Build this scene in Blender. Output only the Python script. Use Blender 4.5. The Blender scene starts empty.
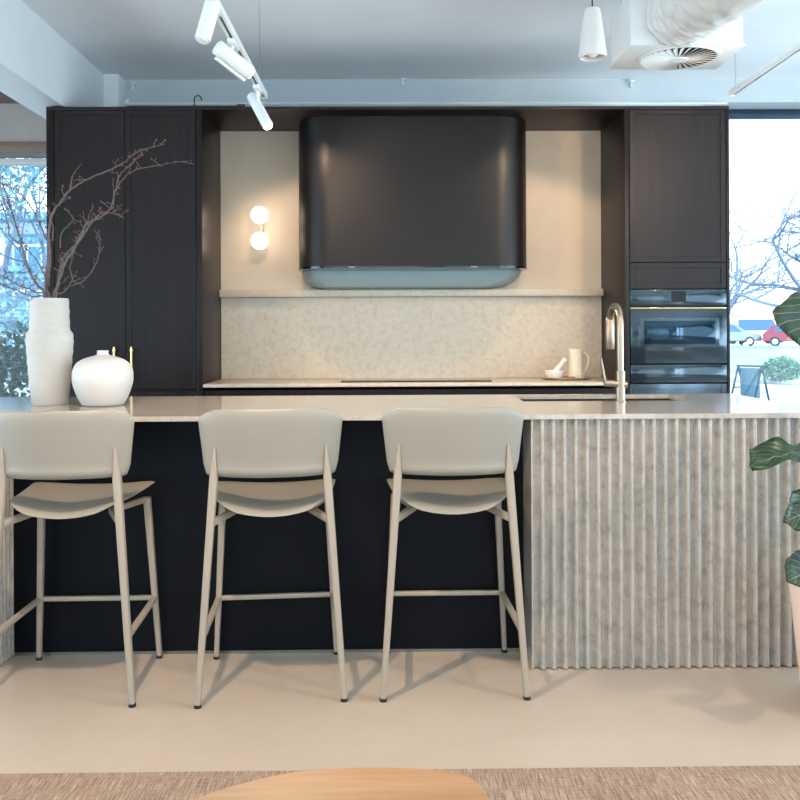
import bpy, bmesh, math, random
from mathutils import Vector, Matrix, noise
from math import sin, cos, pi, radians, sqrt

random.seed(7)
scene = bpy.context.scene
C = scene.collection

# ------------------------------------------------------------------ camera
F = 884.0; HC = 1.2246; YAW = 0.012; ROLL = 0.0045; PX, PY = 400.0, 330.0
fw = Vector((sin(YAW), cos(YAW), 0)); rt = Vector((cos(YAW), -sin(YAW), 0)); up = Vector((0, 0, 1))
rc = rt*cos(ROLL) - up*sin(ROLL); uc = rt*sin(ROLL) + up*cos(ROLL)
cam_d = bpy.data.cameras.new('camera'); cam = bpy.data.objects.new('camera', cam_d); C.objects.link(cam)
cam_d.sensor_width = 36; cam_d.lens = F/800*36; cam_d.shift_y = -(400-PY)/800; cam_d.shift_x = 0
cam_d.clip_end = 500; cam_d.clip_start = 0.02
m = Matrix.Identity(4)
for i in range(3):
    m[i][0] = rc[i]; m[i][1] = uc[i]; m[i][2] = -fw[i]
m[0][3], m[1][3], m[2][3] = 0, 0, HC
cam.matrix_world = m
scene.camera = cam

def ray(px, py):
    return (fw*F + rc*(px-PX) + uc*(PY-py))
def P(px, py, Y):            # the point at depth Y that the photo shows there
    d = ray(px, py); return Vector((0, 0, HC)) + d*(Y/d.y)
def G(px, py, z):            # the point on a level surface
    d = ray(px, py); return Vector((0, 0, HC)) + d*((z-HC)/d.z)
def X(px, Y, py=330): return round(P(px, py, Y).x, 3)
def Z(px, py, Y): return round(P(px, py, Y).z, 3)

# ------------------------------------------------------------------ materials
def srgb(r, g, b):
    f = lambda c: (c/255/12.92) if c/255 <= .04045 else ((c/255+.055)/1.055)**2.4
    return (f(r), f(g), f(b), 1)
class NT:
    def __init__(s, name):
        s.m = bpy.data.materials.new(name); s.m.use_nodes = True
        s.t = s.m.node_tree; s.n = s.t.nodes; s.l = s.t.links
        s.b = s.n['Principled BSDF']; s.out = s.n['Material Output']
    def new(s, t, **k):
        n = s.n.new(t)
        for a, v in k.items():
            if a in n.inputs: n.inputs[a].default_value = v
            else: setattr(n, a, v)
        return n
    def link(s, a, b): s.l.new(a, b)
    def coord(s, scale=(1, 1, 1), kind='Object', rot=(0, 0, 0)):
        tc = s.new('ShaderNodeTexCoord'); mp = s.new('ShaderNodeMapping')
        mp.inputs['Scale'].default_value = scale; mp.inputs['Rotation'].default_value = rot
        s.link(tc.outputs[kind], mp.inputs['Vector']); return mp.outputs[0]
    def noise(s, v, scale, detail=4, rough=.5, dist=0):
        n = s.new('ShaderNodeTexNoise'); s.link(v, n.inputs['Vector'])
        n.inputs['Scale'].default_value = scale; n.inputs['Detail'].default_value = detail
        n.inputs['Roughness'].default_value = rough; n.inputs['Distortion'].default_value = dist
        return n.outputs['Fac']
    def ramp(s, fac, stops):
        r = s.new('ShaderNodeValToRGB'); e = r.color_ramp.elements
        while len(e) < len(stops): e.new(.5)
        for k, (p, c) in enumerate(stops): e[k].position = p; e[k].color = c
        s.link(fac, r.inputs[0]); return r.outputs[0]
    def mix(s, fac, a, b, mode='MIX'):
        n = s.new('ShaderNodeMix'); n.data_type = 'RGBA'; n.blend_type = mode
        for sock, v in ((n.inputs[0], fac), (n.inputs[6], a), (n.inputs[7], b)):
            if isinstance(v, bpy.types.NodeSocket): s.link(v, sock)
            else: sock.default_value = v
        return n.outputs[2]
    def bump(s, h, strength=.2, dist=.01):
        b = s.new('ShaderNodeBump'); b.inputs['Strength'].default_value = strength; b.inputs['Distance'].default_value = dist
        s.link(h, b.inputs['Height']); s.link(b.outputs[0], s.b.inputs['Normal'])
    def base(s, c):
        if isinstance(c, bpy.types.NodeSocket): s.link(c, s.b.inputs['Base Color'])
        else: s.b.inputs['Base Color'].default_value = c
    def set(s, rough=.5, metal=0, spec=None, coat=None):
        s.b.inputs['Roughness'].default_value = rough; s.b.inputs['Metallic'].default_value = metal
        if spec is not None: s.b.inputs['Specular IOR Level'].default_value = spec
        if coat: s.b.inputs['Coat Weight'].default_value = coat
def paint(name, c, rough=.5, metal=0, var=.06, scale=6, bump=0, spec=None, kind='Object'):
    t = NT(name); v = t.coord(kind=kind); f = t.noise(v, scale, 4, .6)
    lo = tuple(x*(1-var) for x in c[:3])+(1,); hi = tuple(min(1, x*(1+var)) for x in c[:3])+(1,)
    t.base(t.ramp(f, [(.3, lo), (.7, hi)])); t.set(rough, metal, spec)
    if bump: t.bump(t.noise(v, scale*8, 3), bump, .002)
    return t.m
def emit(name, c, s):
    t = NT(name); t.base((.9, .9, .9, 1)); t.b.inputs['Emission Color'].default_value = c; t.b.inputs['Emission Strength'].default_value = s
    return t.m
def stone(name, light, mid, dark, rough=.25, sc=1, spec=.5, coat=False):
    t = NT(name); v = t.coord()
    a = t.noise(v, 9*sc, 6, .62, .3); b = t.noise(v, 42*sc, 5, .65); c = t.noise(v, 3*sc, 5, .6, 1.2)
    col = t.ramp(a, [(.3, dark), (.46, mid), (.6, light), (.8, mid)])
    fl = t.ramp(b, [(.34, (.80, .79, .78, 1)), (.5, (1, 1, 1, 1))])
    col = t.mix(.65, col, fl, 'MULTIPLY')
    col = t.mix(.5, col, t.ramp(t.noise(v, 95*sc, 3, .6), [(.30, (.66, .64, .62, 1)), (.42, (1, 1, 1, 1))]), 'MULTIPLY')
    t.base(col); t.set(rough, 0, spec, .6 if coat else None)
    if coat: t.b.inputs['Coat Roughness'].default_value = .12
    return t.m
def t_math(t, sock, k):
    n = t.new('ShaderNodeMath'); n.operation = 'MULTIPLY'; t.link(sock, n.inputs[0]); n.inputs[1].default_value = k; return n.outputs[0]
def wood(name, dark, light, scale, rough=.4, axis='z', bumps=.15, spec=.5):
    t = NT(name)
    s = {'z': (1, 1, .05), 'x': (.06, 1, 1), 'y': (1, .06, 1)}[axis]
    v = t.coord(tuple(k*scale for k in s), rot=(0, 0, radians(-28) if axis == 'x' else 0))
    a = t.noise(v, 6, 7, .65, .4); b = t.noise(v, 40, 4, .6)
    col = t.ramp(a, [(.32, dark), (.68, light)])
    col = t.mix(.35, col, t.ramp(b, [(.35, (.6, .6, .6, 1)), (.6, (1, 1, 1, 1))]), 'MULTIPLY')
    t.base(col); t.set(rough, 0, spec); t.bump(b, bumps, .002); return t.m

M = {}
M['wall'] = paint('white wall paint', srgb(222, 220, 214), .7, var=.02)
M['ceil'] = paint('painted concrete ceiling', srgb(234, 236, 238), .65, var=.03, scale=2.2, bump=.05)
M['beam'] = paint('painted beam', srgb(232, 234, 236), .5, var=.03, scale=1.5)
M['upstand'] = paint('grey white upstand', srgb(196, 202, 204), .6, var=.03)
M['brownceil'] = paint('taupe soffit', srgb(120, 106, 98), .7)
M['taupe'] = paint('warm grey bulkhead', srgb(176, 166, 160), .6)
M['niche'] = paint('plaster niche paint', srgb(208, 190, 168), .6, var=.03)
t = NT('polished floor'); v = t.coord()
f1 = t.noise(v, .9, 5, .6, .5); f2 = t.noise(v, 14, 5, .6)
col = t.ramp(f1, [(.3, srgb(176, 161, 146)), (.7, srgb(188, 174, 159))])
t.base(t.mix(.25, col, t.ramp(f2, [(.3, (.86, .86, .86, 1)), (.6, (1, 1, 1, 1))]), 'MULTIPLY')); t.set(.33, 0, .4); M['floor'] = t.m
M['darkwood'] = wood('dark stained oak', srgb(21, 13, 13), srgb(34, 24, 23), 5, .4, 'z', .2, .26)
M['blackpanel'] = paint('blue black laminate', srgb(10, 13, 19), .45, var=.08, spec=.12)
M['void'] = paint('shadow gap black', srgb(14, 14, 15), .6)
M['stone'] = stone('grey beige quartz', srgb(172, 165, 156), srgb(162, 155, 146), srgb(138, 131, 122), .3, 2.6, coat=True)
M['stonetop'] = stone('polished quartz top', srgb(186, 177, 166), srgb(178, 168, 157), srgb(162, 152, 141), .12, 2.4)
M['splash'] = stone('beige stone splashback', srgb(212, 196, 175), srgb(206, 189, 167), srgb(194, 177, 156), .35, 3)
M['hood'] = paint('dark bronze metal', srgb(24, 17, 14), .42, .4, var=.05, scale=3)
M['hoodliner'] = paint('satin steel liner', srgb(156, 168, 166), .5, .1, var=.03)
M['blackglass'] = paint('black glass', srgb(12, 12, 14), .06, 0, spec=.6)
M['ovenglass'] = paint('mirror oven glass', srgb(64, 76, 84), .09, .6, var=.03)
M['ovenwindow'] = paint('oven window glass', srgb(30, 56, 72), .05, .5, var=.05)
M['steel'] = paint('steel trim', srgb(150, 148, 140), .3, 1)
M['brass'] = paint('brushed brass', srgb(206, 172, 116), .3, 1)
M['nickel'] = paint('brushed nickel', srgb(158, 140, 122), .36, 1, var=.03)
M['sink'] = paint('dark sink', srgb(52, 48, 46), .45, .3)
M['plastic'] = paint('sage cream plastic', srgb(140, 133, 121), .42, var=.02)
M['stoolmetal'] = paint('cream powder coat', srgb(156, 143, 128), .45, var=.02)
M['rubber'] = paint('black rubber', srgb(18, 18, 18), .6)
M['ceramic'] = paint('matt white ceramic', srgb(200, 191, 181), .65, var=.03, scale=20, bump=.2)
M['ceramic2'] = paint('smooth white ceramic', srgb(194, 191, 188), .5, var=.02)
M['jug'] = paint('cream stoneware', srgb(226, 210, 184), .45, var=.04, scale=30)
M['tray'] = paint('tan tray', srgb(186, 160, 130), .5)
M['marble'] = paint('white marble', srgb(240, 232, 222), .35, var=.04, scale=25)
M['white'] = paint('white enamel', srgb(232, 232, 230), .4, var=.02)
M['darkslot'] = paint('dark slot', srgb(52, 50, 48), .5)
M['lens'] = emit('lit lens', (1, .93, .82, 1), 14)
M['lensoff'] = paint('frosted lens', srgb(240, 236, 228), .3)
M['globe'] = emit('opal globe', (1, .92, .80, 1), 3.2)
M['pendant'] = paint('pale clay', srgb(214, 206, 200), .8, var=.05, scale=12, bump=.2)
M['duct'] = paint('white duct fabric', srgb(226, 222, 216), .6, var=.05, scale=8)
M['diffwhite'] = paint('white metal diffuser', srgb(228, 228, 226), .4)
M['oak'] = wood('light oak', srgb(170, 122, 84), srgb(198, 152, 112), 2.2, .42, 'x', .1)
M['bark'] = paint('twig bark', srgb(104, 88, 84), .8, var=.3, scale=60)
M['bud'] = paint('russet bud', srgb(122, 66, 56), .7, var=.2)
M['pot'] = paint('blush pot', srgb(226, 200, 184), .6, var=.03)
M['soil'] = paint('soil', srgb(50, 38, 30), .9, var=.3, scale=40)
M['trunk'] = paint('fig trunk', srgb(92, 74, 56), .8, var=.2, scale=30)
M['frame'] = paint('dark window frame', srgb(38, 58, 76), .4, .3)
M['blind'] = paint('taupe blind box', srgb(140, 118, 104), .5)
# rug
t = NT('woven rug'); v = t.coord((1, 1, 1))
wx = t.coord((60, 3, 1)); a = t.noise(wx, 4, 4, .7); b = t.noise(t.coord((6, 60, 1)), 4, 3, .6); c = t.noise(v, 5, 4, .6)
col = t.ramp(a, [(.3, srgb(138, 108, 88)), (.5, srgb(176, 150, 130)), (.7, srgb(212, 192, 176))])
col = t.mix(.6, col, t.ramp(b, [(.35, (.62, .6, .58, 1)), (.6, (1, 1, 1, 1))]), 'MULTIPLY')
col = t.mix(.5, col, t.ramp(c, [(.35, (.75, .75, .76, 1)), (.65, (1, 1, 1, 1))]), 'MULTIPLY')
t.base(col); t.set(.95, 0, .1); t.bump(a, .8, .01); M['rug'] = t.m
# architectural glass
t = NT('window glass'); tr = t.new('ShaderNodeBsdfTransparent'); gl = t.new('ShaderNodeBsdfGlossy'); gl.inputs['Roughness'].default_value = .02
fr = t.new('ShaderNodeFresnel'); fr.inputs['IOR'].default_value = 1.3; mx = t.new('ShaderNodeMixShader')
tr.inputs['Color'].default_value = (.96, .985, .99, 1)
t.link(fr.outputs[0], mx.inputs[0]); t.link(tr.outputs[0], mx.inputs[1]); t.link(gl.outputs[0], mx.inputs[2]); t.link(mx.outputs[0], t.out.inputs[0]); M['glass'] = t.m
# fiddle leaf
t = NT('fig leaf'); tc = t.new('ShaderNodeTexCoord'); sx = t.new('ShaderNodeSeparateXYZ'); t.link(tc.outputs['UV'], sx.inputs[0])
def mth(op, a, b=None):
    n = t.new('ShaderNodeMath'); n.operation = op
    for k, q in enumerate((a, b)):
        if q is None: continue
        if isinstance(q, bpy.types.NodeSocket): t.link(q, n.inputs[k])
        else: n.inputs[k].default_value = q
    return n.outputs[0]
au = mth('ABSOLUTE', mth('SUBTRACT', sx.outputs[0], .5))
w = mth('SUBTRACT', mth('MULTIPLY', sx.outputs[1], 9), mth('MULTIPLY', au, 7))
fr_ = mth('ABSOLUTE', mth('SUBTRACT', mth('FRACT', w), .5))
vein = mth('LESS_THAN', fr_, .045); rib = mth('LESS_THAN', au, .018)
vv = mth('MAXIMUM', vein, rib)
col = t.ramp(t.noise(t.coord(), 20, 3), [(.3, srgb(18, 38, 25)), (.7, srgb(30, 56, 32))])
t.base(t.mix(vv, col, srgb(92, 110, 74))); t.set(.36, 0, .4); t.bump(fr_, .3, .004); M['leaf'] = t.m
# outdoors
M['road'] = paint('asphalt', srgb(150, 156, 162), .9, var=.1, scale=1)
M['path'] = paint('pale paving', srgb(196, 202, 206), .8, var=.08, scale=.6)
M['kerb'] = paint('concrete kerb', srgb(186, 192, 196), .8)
M['shrubleaf'] = paint('shrub leaf', srgb(38, 84, 66), .3, var=.5, scale=6)
M['hedgeleaf'] = paint('hedge leaf', srgb(78, 128, 106), .5, var=.3, scale=3)
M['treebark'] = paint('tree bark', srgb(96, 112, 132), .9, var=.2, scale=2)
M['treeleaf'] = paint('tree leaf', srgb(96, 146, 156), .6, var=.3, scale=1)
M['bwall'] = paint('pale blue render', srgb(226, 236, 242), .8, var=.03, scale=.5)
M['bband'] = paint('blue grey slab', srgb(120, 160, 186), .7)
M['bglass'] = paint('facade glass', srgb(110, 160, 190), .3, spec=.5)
M['silver'] = paint('silver car paint', srgb(120, 136, 152), .3, .3)
M['red'] = paint('red car paint', srgb(140, 54, 70), .3, .1)
M['vanwhite'] = paint('white car paint', srgb(226, 230, 236), .35)
M['navy'] = paint('navy car paint', srgb(70, 92, 130), .3, .2)
M['carglass'] = paint('car window', srgb(44, 86, 124), .1, spec=.8)
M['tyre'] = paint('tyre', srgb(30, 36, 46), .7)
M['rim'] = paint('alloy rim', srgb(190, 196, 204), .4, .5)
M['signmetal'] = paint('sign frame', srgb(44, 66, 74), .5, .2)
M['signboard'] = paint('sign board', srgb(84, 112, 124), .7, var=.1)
M['bollard'] = paint('white bollard', srgb(230, 232, 234), .7)

# ------------------------------------------------------------------ mesh builder
class B:
    def __init__(s): s.bm = bmesh.new()
    def _add(s, tmp):
        me = bpy.data.meshes.new('t'); tmp.to_mesh(me); tmp.free(); s.bm.from_mesh(me); bpy.data.meshes.remove(me)
    def box(s, x0, x1, y0, y1, z0, z1, bev=0, seg=2):
        x0, x1 = sorted((x0, x1)); y0, y1 = sorted((y0, y1)); z0, z1 = sorted((z0, z1))
        t = bmesh.new(); bmesh.ops.create_cube(t, size=1)
        for v in t.verts: v.co = Vector(((x0+x1)/2+v.co.x*(x1-x0), (y0+y1)/2+v.co.y*(y1-y0), (z0+z1)/2+v.co.z*(z1-z0)))
        if bev: bmesh.ops.bevel(t, geom=t.edges[:], offset=min(bev, .45*min(x1-x0, y1-y0, z1-z0)), segments=seg, profile=.5, affect='EDGES')
        s._add(t); return s
    def tube(s, pts, r, n=10, sq=None, caps=True):
        pts = [Vector(p) for p in pts]; rr = r if isinstance(r, (list, tuple)) else [r]*len(pts)
        rings = []; prev = None
        for i, p in enumerate(pts):
            d = (pts[min(i+1, len(pts)-1)]-pts[max(i-1, 0)]).normalized()
            if prev is None:
                a = Vector((0, 0, 1)) if abs(d.z) < .9 else Vector((1, 0, 0))
                if sq: a = Vector(sq)
                u = d.cross(a).normalized()
            else: u = (prev - d*prev.dot(d)).normalized()
            prev = u; w = d.cross(u).normalized()
            rings.append([s.bm.verts.new(p+u*cos(2*pi*k/n)*rr[i]+w*sin(2*pi*k/n)*rr[i]) for k in range(n)])
        for a, b in zip(rings, rings[1:]):
            for k in range(n): s.bm.faces.new((a[k], a[(k+1) % n], b[(k+1) % n], b[k]))
        if caps: s.bm.faces.new(rings[0][::-1]); s.bm.faces.new(rings[-1])
        return s
    def bar(s, p0, p1, w, d, w1=None, d1=None, side=(1, 0, 0), bev=.3):   # bar with a rounded rectangular section
        p0, p1 = Vector(p0), Vector(p1); w1 = w1 or w; d1 = d1 or d
        ax = (p1-p0).normalized(); u = Vector(side); u = (u-ax*u.dot(ax)).normalized(); v = ax.cross(u)
        rings = []
        for p, a, b in ((p0, w, d), (p1, w1, d1)):
            c = min(a, b)*bev; q = []
            for sx_, sy_, st in ((1, 1, 0), (-1, 1, 1), (-1, -1, 2), (1, -1, 3)):
                for k in range(3):
                    an = st*pi/2 + k*pi/4
                    q.append(s.bm.verts.new(p + u*(sx_*(a/2-c)+cos(an)*c) + v*(sy_*(b/2-c)+sin(an)*c)))
            rings.append(q)
        n = 12; a, b = rings
        for k in range(n): s.bm.faces.new((a[k], a[(k+1) % n], b[(k+1) % n], b[k]))
        s.bm.faces.new(a[::-1]); s.bm.faces.new(b); return s
    def lathe(s, prof, c, n=48):
        c = Vector(c); rings = []
        for r, z in prof:
            if r < 1e-5: rings.append([s.bm.verts.new(c+Vector((0, 0, z)))])
            else: rings.append([s.bm.verts.new(c+Vector((r*cos(2*pi*k/n), r*sin(2*pi*k/n), z))) for k in range(n)])
        for a, b in zip(rings, rings[1:]):
            for k in range(n):
                if len(a) == 1 and len(b) == 1: break
                if len(a) == 1: s.bm.faces.new((a[0], b[(k+1) % n], b[k]))
                elif len(b) == 1: s.bm.faces.new((a[k], a[(k+1) % n], b[0]))
                else: s.bm.faces.new((a[k], a[(k+1) % n], b[(k+1) % n], b[k]))
        return s
    def prism(s, poly, fn, a, b):     # poly of 2-d points; fn(u, v, w) -> point; from w=a to w=b
        A = [s.bm.verts.new(fn(u, v, a)) for u, v in poly]; Bv = [s.bm.verts.new(fn(u, v, b)) for u, v in poly]
        n = len(poly)
        for k in range(n): s.bm.faces.new((A[k], A[(k+1) % n], Bv[(k+1) % n], Bv[k]))
        s.bm.faces.new(A[::-1]); s.bm.faces.new(Bv); return s
    def ball(s, c, r, sub=3, sc=(1, 1, 1)):
        t = bmesh.new(); bmesh.ops.create_icosphere(t, subdivisions=sub, radius=1)
        for v in t.verts: v.co = Vector(c)+Vector((v.co.x*r*sc[0], v.co.y*r*sc[1], v.co.z*r*sc[2]))
        s._add(t); return s
    def pad(s, outline, surf, T, rings=(0, .15, .3, .45, .6, .72, .82, .9, .95, .985, 1), p=6):
        # outline in (u, v); surf(u, v) -> (point, normal)
        o_ = []
        for a, c in zip(outline, outline[1:]+outline[:1]):
            L = sqrt((a[0]-c[0])**2+(a[1]-c[1])**2); kk = max(1, int(L/.02))
            if L > 1e-6: o_ += [(a[0]+(c[0]-a[0])*j/kk, a[1]+(c[1]-a[1])*j/kk) for j in range(kk)]
        outline = o_
        n = len(outline); cu = sum(q[0] for q in outline)/n; cv = sum(q[1] for q in outline)/n
        top, bot = [], []
        for k in rings:
            h = T/2*sqrt(max(0, 1-k**p))
            if k == 0:
                pt, nm = surf(cu, cv); top.append([s.bm.verts.new(pt+nm*h)]); bot.append([s.bm.verts.new(pt-nm*h)]); continue
            ra, rb = [], []
            for (u, v) in outline:
                pt, nm = surf(cu+(u-cu)*k, cv+(v-cv)*k)
                a = s.bm.verts.new(pt+nm*h); ra.append(a); rb.append(a if k == 1 else s.bm.verts.new(pt-nm*h))
            top.append(ra); bot.append(rb)
        for R, flip in ((top, 0), (bot, 1)):
            for a, b in zip(R, R[1:]):
                for k in range(n):
                    q = (a[0], b[k], b[(k+1) % n]) if len(a) == 1 else (a[k], b[k], b[(k+1) % n], a[(k+1) % n])
                    s.bm.faces.new(q[::-1] if flip else q)
        return s
    def xf(s, mat):
        for v in s.bm.verts: v.co = mat @ v.co
        return s
    def make(s, name, mat, parent=None, ang=35, flat=False):
        bmesh.ops.recalc_face_normals(s.bm, faces=s.bm.faces[:])
        for f in s.bm.faces: f.smooth = not flat
        for e in s.bm.edges:
            if len(e.link_faces) == 2 and e.calc_face_angle(0) > radians(ang): e.smooth = False
        o0 = Vector((0, 0, 0))
        if parent is None:
            xs = [v.co for v in s.bm.verts]
            o0 = Vector(((min(v.x for v in xs)+max(v.x for v in xs))/2, (min(v.y for v in xs)+max(v.y for v in xs))/2, min(v.z for v in xs)))
        else:
            q = parent
            while q: o0 = o0+q.location; q = q.parent
        for v in s.bm.verts: v.co -= o0
        me = bpy.data.meshes.new(name); s.bm.to_mesh(me); s.bm.free()
        me.materials.append(M[mat] if isinstance(mat, str) else mat)
        o = bpy.data.objects.new(name, me); C.objects.link(o)
        if parent is None: o.location = o0
        else: o.parent = parent
        return o
def tag(o, label=None, cat=None, group=None, kind=None):
    if label: o['label'] = label
    if cat: o['category'] = cat
    if group: o['group'] = group
    if kind: o['kind'] = kind
    return o
def thing(name, loc, label, cat, group=None):
    o = bpy.data.objects.new(name, None); C.objects.link(o); o.location = loc; o.empty_display_size = .1
    return tag(o, label, cat, group)
def struct(name, b, mat, parent=None, **k):
    o = b.make(name, mat, parent, **k); o['kind'] = 'structure'; return o
def copy_tree(o, parent=None):
    c = o.copy(); C.objects.link(c)
    if parent: c.parent = parent
    for ch in [q for q in bpy.data.objects if q.parent == o]: copy_tree(ch, c)
    return c
def rrect(x0, x1, y0, y1, r, n=8):
    pts = []
    for cx, cy, a0 in ((x1-r, y1-r, 0), (x0+r, y1-r, 90), (x0+r, y0+r, 180), (x1-r, y0+r, 270)):
        for k in range(n+1):
            a = radians(a0+90*k/n); pts.append((cx+r*cos(a), cy+r*sin(a)))
    return pts
def ffXY(u, v, w): return Vector((u, v, w))
def ffXZ(u, v, w): return Vector((u, w, v))
def ffYZ(u, v, w): return Vector((w, u, v))

# ------------------------------------------------------------------ setting
CH = 3.01                     # ceiling
YW = 5.96                     # face of the wall behind the kitchen
YU = 6.30; YE = 6.62; YG = 6.52                     # window plane
XL, XR, YB = -5.2, 5.4, -3.6
struct('floor', B().box(XL, XR, YB, YE, -.12, 0), 'floor')
struct('ceiling', B().box(-2.21, XR, YB, YE, CH, CH+.12), 'ceil')
struct('ceiling_left', B().box(XL, -2.21, YB, YE, 2.842, CH+.12), 'brownceil')
struct('trim_beam', B().box(-2.21, -1.972, YB, 6.15, 2.592, CH-.001, .004), 'beam')
struct('trim_pilaster', B().box(-2.21, -1.87, 6.15, YU+.001, 2.45, CH-.001, .004), 'beam')
WL, WR = -2.25, 2.25
struct('wall_niche', B().box(-2.05, 2.0, YW, YW+.06, 0, 2.57), 'niche')
struct('wall_back', B().box(WL, WR, YU, YE, 0, CH), 'upstand')
struct('wall_back_right', B().box(WR, XR, YU, YE, 2.845, CH), 'upstand')
struct('wall_back_left', B().box(XL, WL, YU, YE, 2.565, 2.842), 'taupe')
struct('trim_blind_box', B().box(XL, WL, 6.27, 6.48, 2.488, 2.565, .01), 'blind')
# windows each side of the kitchen wall
def window(name, x0, x1, z0, z1, y, mull=(), fr=.05, along='x', fm='frame'):
    b = B()
    def bx(a0, a1, c0, c1):
        if along == 'x': b.box(a0, a1, y-.03, y+.03, c0, c1, .004)
        else: b.box(y-.03, y+.03, a0, a1, c0, c1, .004)
    bx(x0, x1, z1-fr, z1); bx(x0, x1, z0, z0+fr); bx(x0, x0+fr, z0+fr, z1-fr); bx(x1-fr, x1, z0+fr, z1-fr)
    for q in mull: bx(q-fr/2, q+fr/2, z0+fr, z1-fr)
    o = struct(name, b, fm)
    g = B()
    if along == 'x': g.box(x0+fr, x1-fr, y-.004, y+.004, z0+fr, z1-fr)
    else: g.box(y-.004, y+.004, x0+fr, x1-fr, z0+fr, z1-fr)
    struct('window_pane', g, 'glass', o); return o
window('window_1', XL, WL, .02, 2.49, YG, (-3.9,), .045, fm='white')
window('window_2', WR, XR, .02, 2.84, YG, (3.9,), .062)
# front (street) side behind the camera, glazed between piers
piers = [(-5.2, -4.6), (-2.2, -1.7), (.7, 1.1), (3.5, 4.38), (4.58, 4.72), (5.12, 5.4)]
for i, (a, b_) in enumerate(piers):
    struct('wall_front_pier_%d' % (i+1), B().box(a, b_, YB-.2, YB, 0, CH), 'wall')
for i, (a, b_) in enumerate(zip(piers, piers[1:])):
    x0, x1 = a[1], b_[0]
    struct('wall_front_head_%d' % (i+1), B().box(x0, x1, YB-.2, YB, 2.7, CH), 'wall')
    window('window_%d' % (3+i), x0, x1, .02, 2.7, YB-.1, ((x0+x1)/2,) if x1-x0 > 1 else (), .04)
# right side glazed towards the front
struct('wall_right', B().box(XR, XR+.15, 6.0, YE, 0, CH), 'wall')
struct('wall_right_head', B().box(XR, XR+.15, YB-.2, 6.0, 2.7, CH), 'wall')
window('window_8', YB, 6.0, .02, 2.7, XR+.08, (-1.2, 1.2, 3.6), .06, along='y')
struct('wall_left', B().box(XL-.15, XL, 5.2, YE, 0, 2.842), 'wall')
struct('wall_left_front', B().box(XL-.15, XL, YB-.2, -1.0, 0, 2.842), 'wall')
struct('wall_left_head', B().box(XL-.15, XL, -1.0, 5.2, 2.6, 2.842), 'wall')
window('window_9', -1.0, 5.2, .02, 2.6, XL-.08, (.55, 2.1, 3.65), .06, along='y')

# ------------------------------------------------------------------ tall cabinetry (front face Y=5.36)
YC = 5.36; FT = .022
xa, xb = X(47, YC), X(202.5, YC); xc, xd = X(624.8, YC), X(730, YC)
ZT = Z(400, 106.3, YC); ZP = ZT-.018
def zc(py, px=400): return Z(px, py, YC)
def shaker(b, x0, x1, z0, z1, y=YC, fr=.032, rec=.006):
    b.box(x0, x0+fr, y, y+FT, z0, z1, .0015, 1); b.box(x1-fr, x1, y, y+FT, z0, z1, .0015, 1)
    b.box(x0+fr, x1-fr, y, y+FT, z1-fr, z1, .0015, 1); b.box(x0+fr, x1-fr, y, y+FT, z0, z0+fr, .0015, 1)
    b.box(x0+fr-.001, x1-fr+.001, y+rec, y+FT, z0+fr-.001, z1-fr+.001); return b
def handle(parent, x, z0, z1, y=YC):
    b = B(); b.tube([(x, y-.032, z0), (x, y-.032, z1)], .006, 12)
    for z in (z0+.02, z1-.02):
        b.tube([(x, y-.034, z), (x, y, z)], .0055, 10)
        b.tube([(x, y-.032, z-.006), (x, y-.032, z+.006)], .0095, 12)
    b.make('handle', 'brass', parent)
pan = thing('pantry_cabinet', ((xa+xb)/2, YC+.3, 0), 'tall dark timber pantry cabinet left of the cooking niche with two brass handles', 'cabinet')
b = B(); t_ = .02
b.box(xa, xa+.045, YC, YW-.004, 0, ZP, .002); b.box(xb-.036, xb, YC, YW-.004, 0, ZP, .002)
b.box(xa, xb, YC, YW-.004, ZP, ZT, .001)
b.box(xa+.045, xb-.036, YC+FT+.004, YW-.004, .1, ZP)
b.make('cabinet_body', 'darkwood', pan)
xm = X(125.3, YC); zd0 = zc(389, 150)
for (x0, x1, hx) in ((xa+.049, xm-.002, X(115.4, YC)), (xm+.002, xb-.040, X(132.7, YC))):
    d = shaker(B(), x0, x1, zd0, ZP-.003).make('door', 'darkwood', pan); handle(d, hx, zc(381.5), zc(345.5))
    shaker(B(), x0, x1, .105, zd0-.012).make('door', 'darkwood', pan)
B().box(xa+.045, xb-.036, YC+.05, YC+.07, 0, .1).make('plinth', 'blackpanel', pan)

ov = thing('oven_tower_cabinet', ((xc+xd)/2, YC+.3, 0), 'tall dark timber cabinet right of the niche housing the built-in oven', 'cabinet')
b = B(); b.box(xc, xc+.03, YC, YW-.004, 0, ZP, .002); b.box(xd-.018, xd, YC, YW-.004, 0, ZP, .002); b.box(xc, xd, YC, YW-.004, ZP, ZT, .001)
zo1 = zc(289, 680); zo0 = zc(363.8, 680); zw0 = zc(382.5, 680); zf = zc(262.3, 680)
b.box(xc+.03, xd-.018, YC+FT+.004, YW-.004, zo1, ZP); b.box(xc+.03, xd-.018, YW-.02, YW-.004, .1, zo1)
b.box(xc+.03, xd-.018, YC+FT+.004, YW-.004, .1, zw0-.006)
b.make('cabinet_body', 'darkwood', ov)
ox0, ox1 = xc+.034, xd-.022
shaker(B(), ox0, ox1, zf+.002, ZP-.003).make('door', 'darkwood', ov)
shaker(B(), ox0, ox1, zo1+.003, zf-.002).make('flap', 'darkwood', ov)
shaker(B(), ox0, ox1, .5, zw0-.008).make('drawer', 'ovenglass', ov); shaker(B(), ox0, ox1, .105, .496).make('drawer', 'darkwood', ov)
B().box(xc+.03, xd-.018, YC+.05, YC+.07, 0, .1).make('plinth', 'blackpanel', ov)

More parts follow.
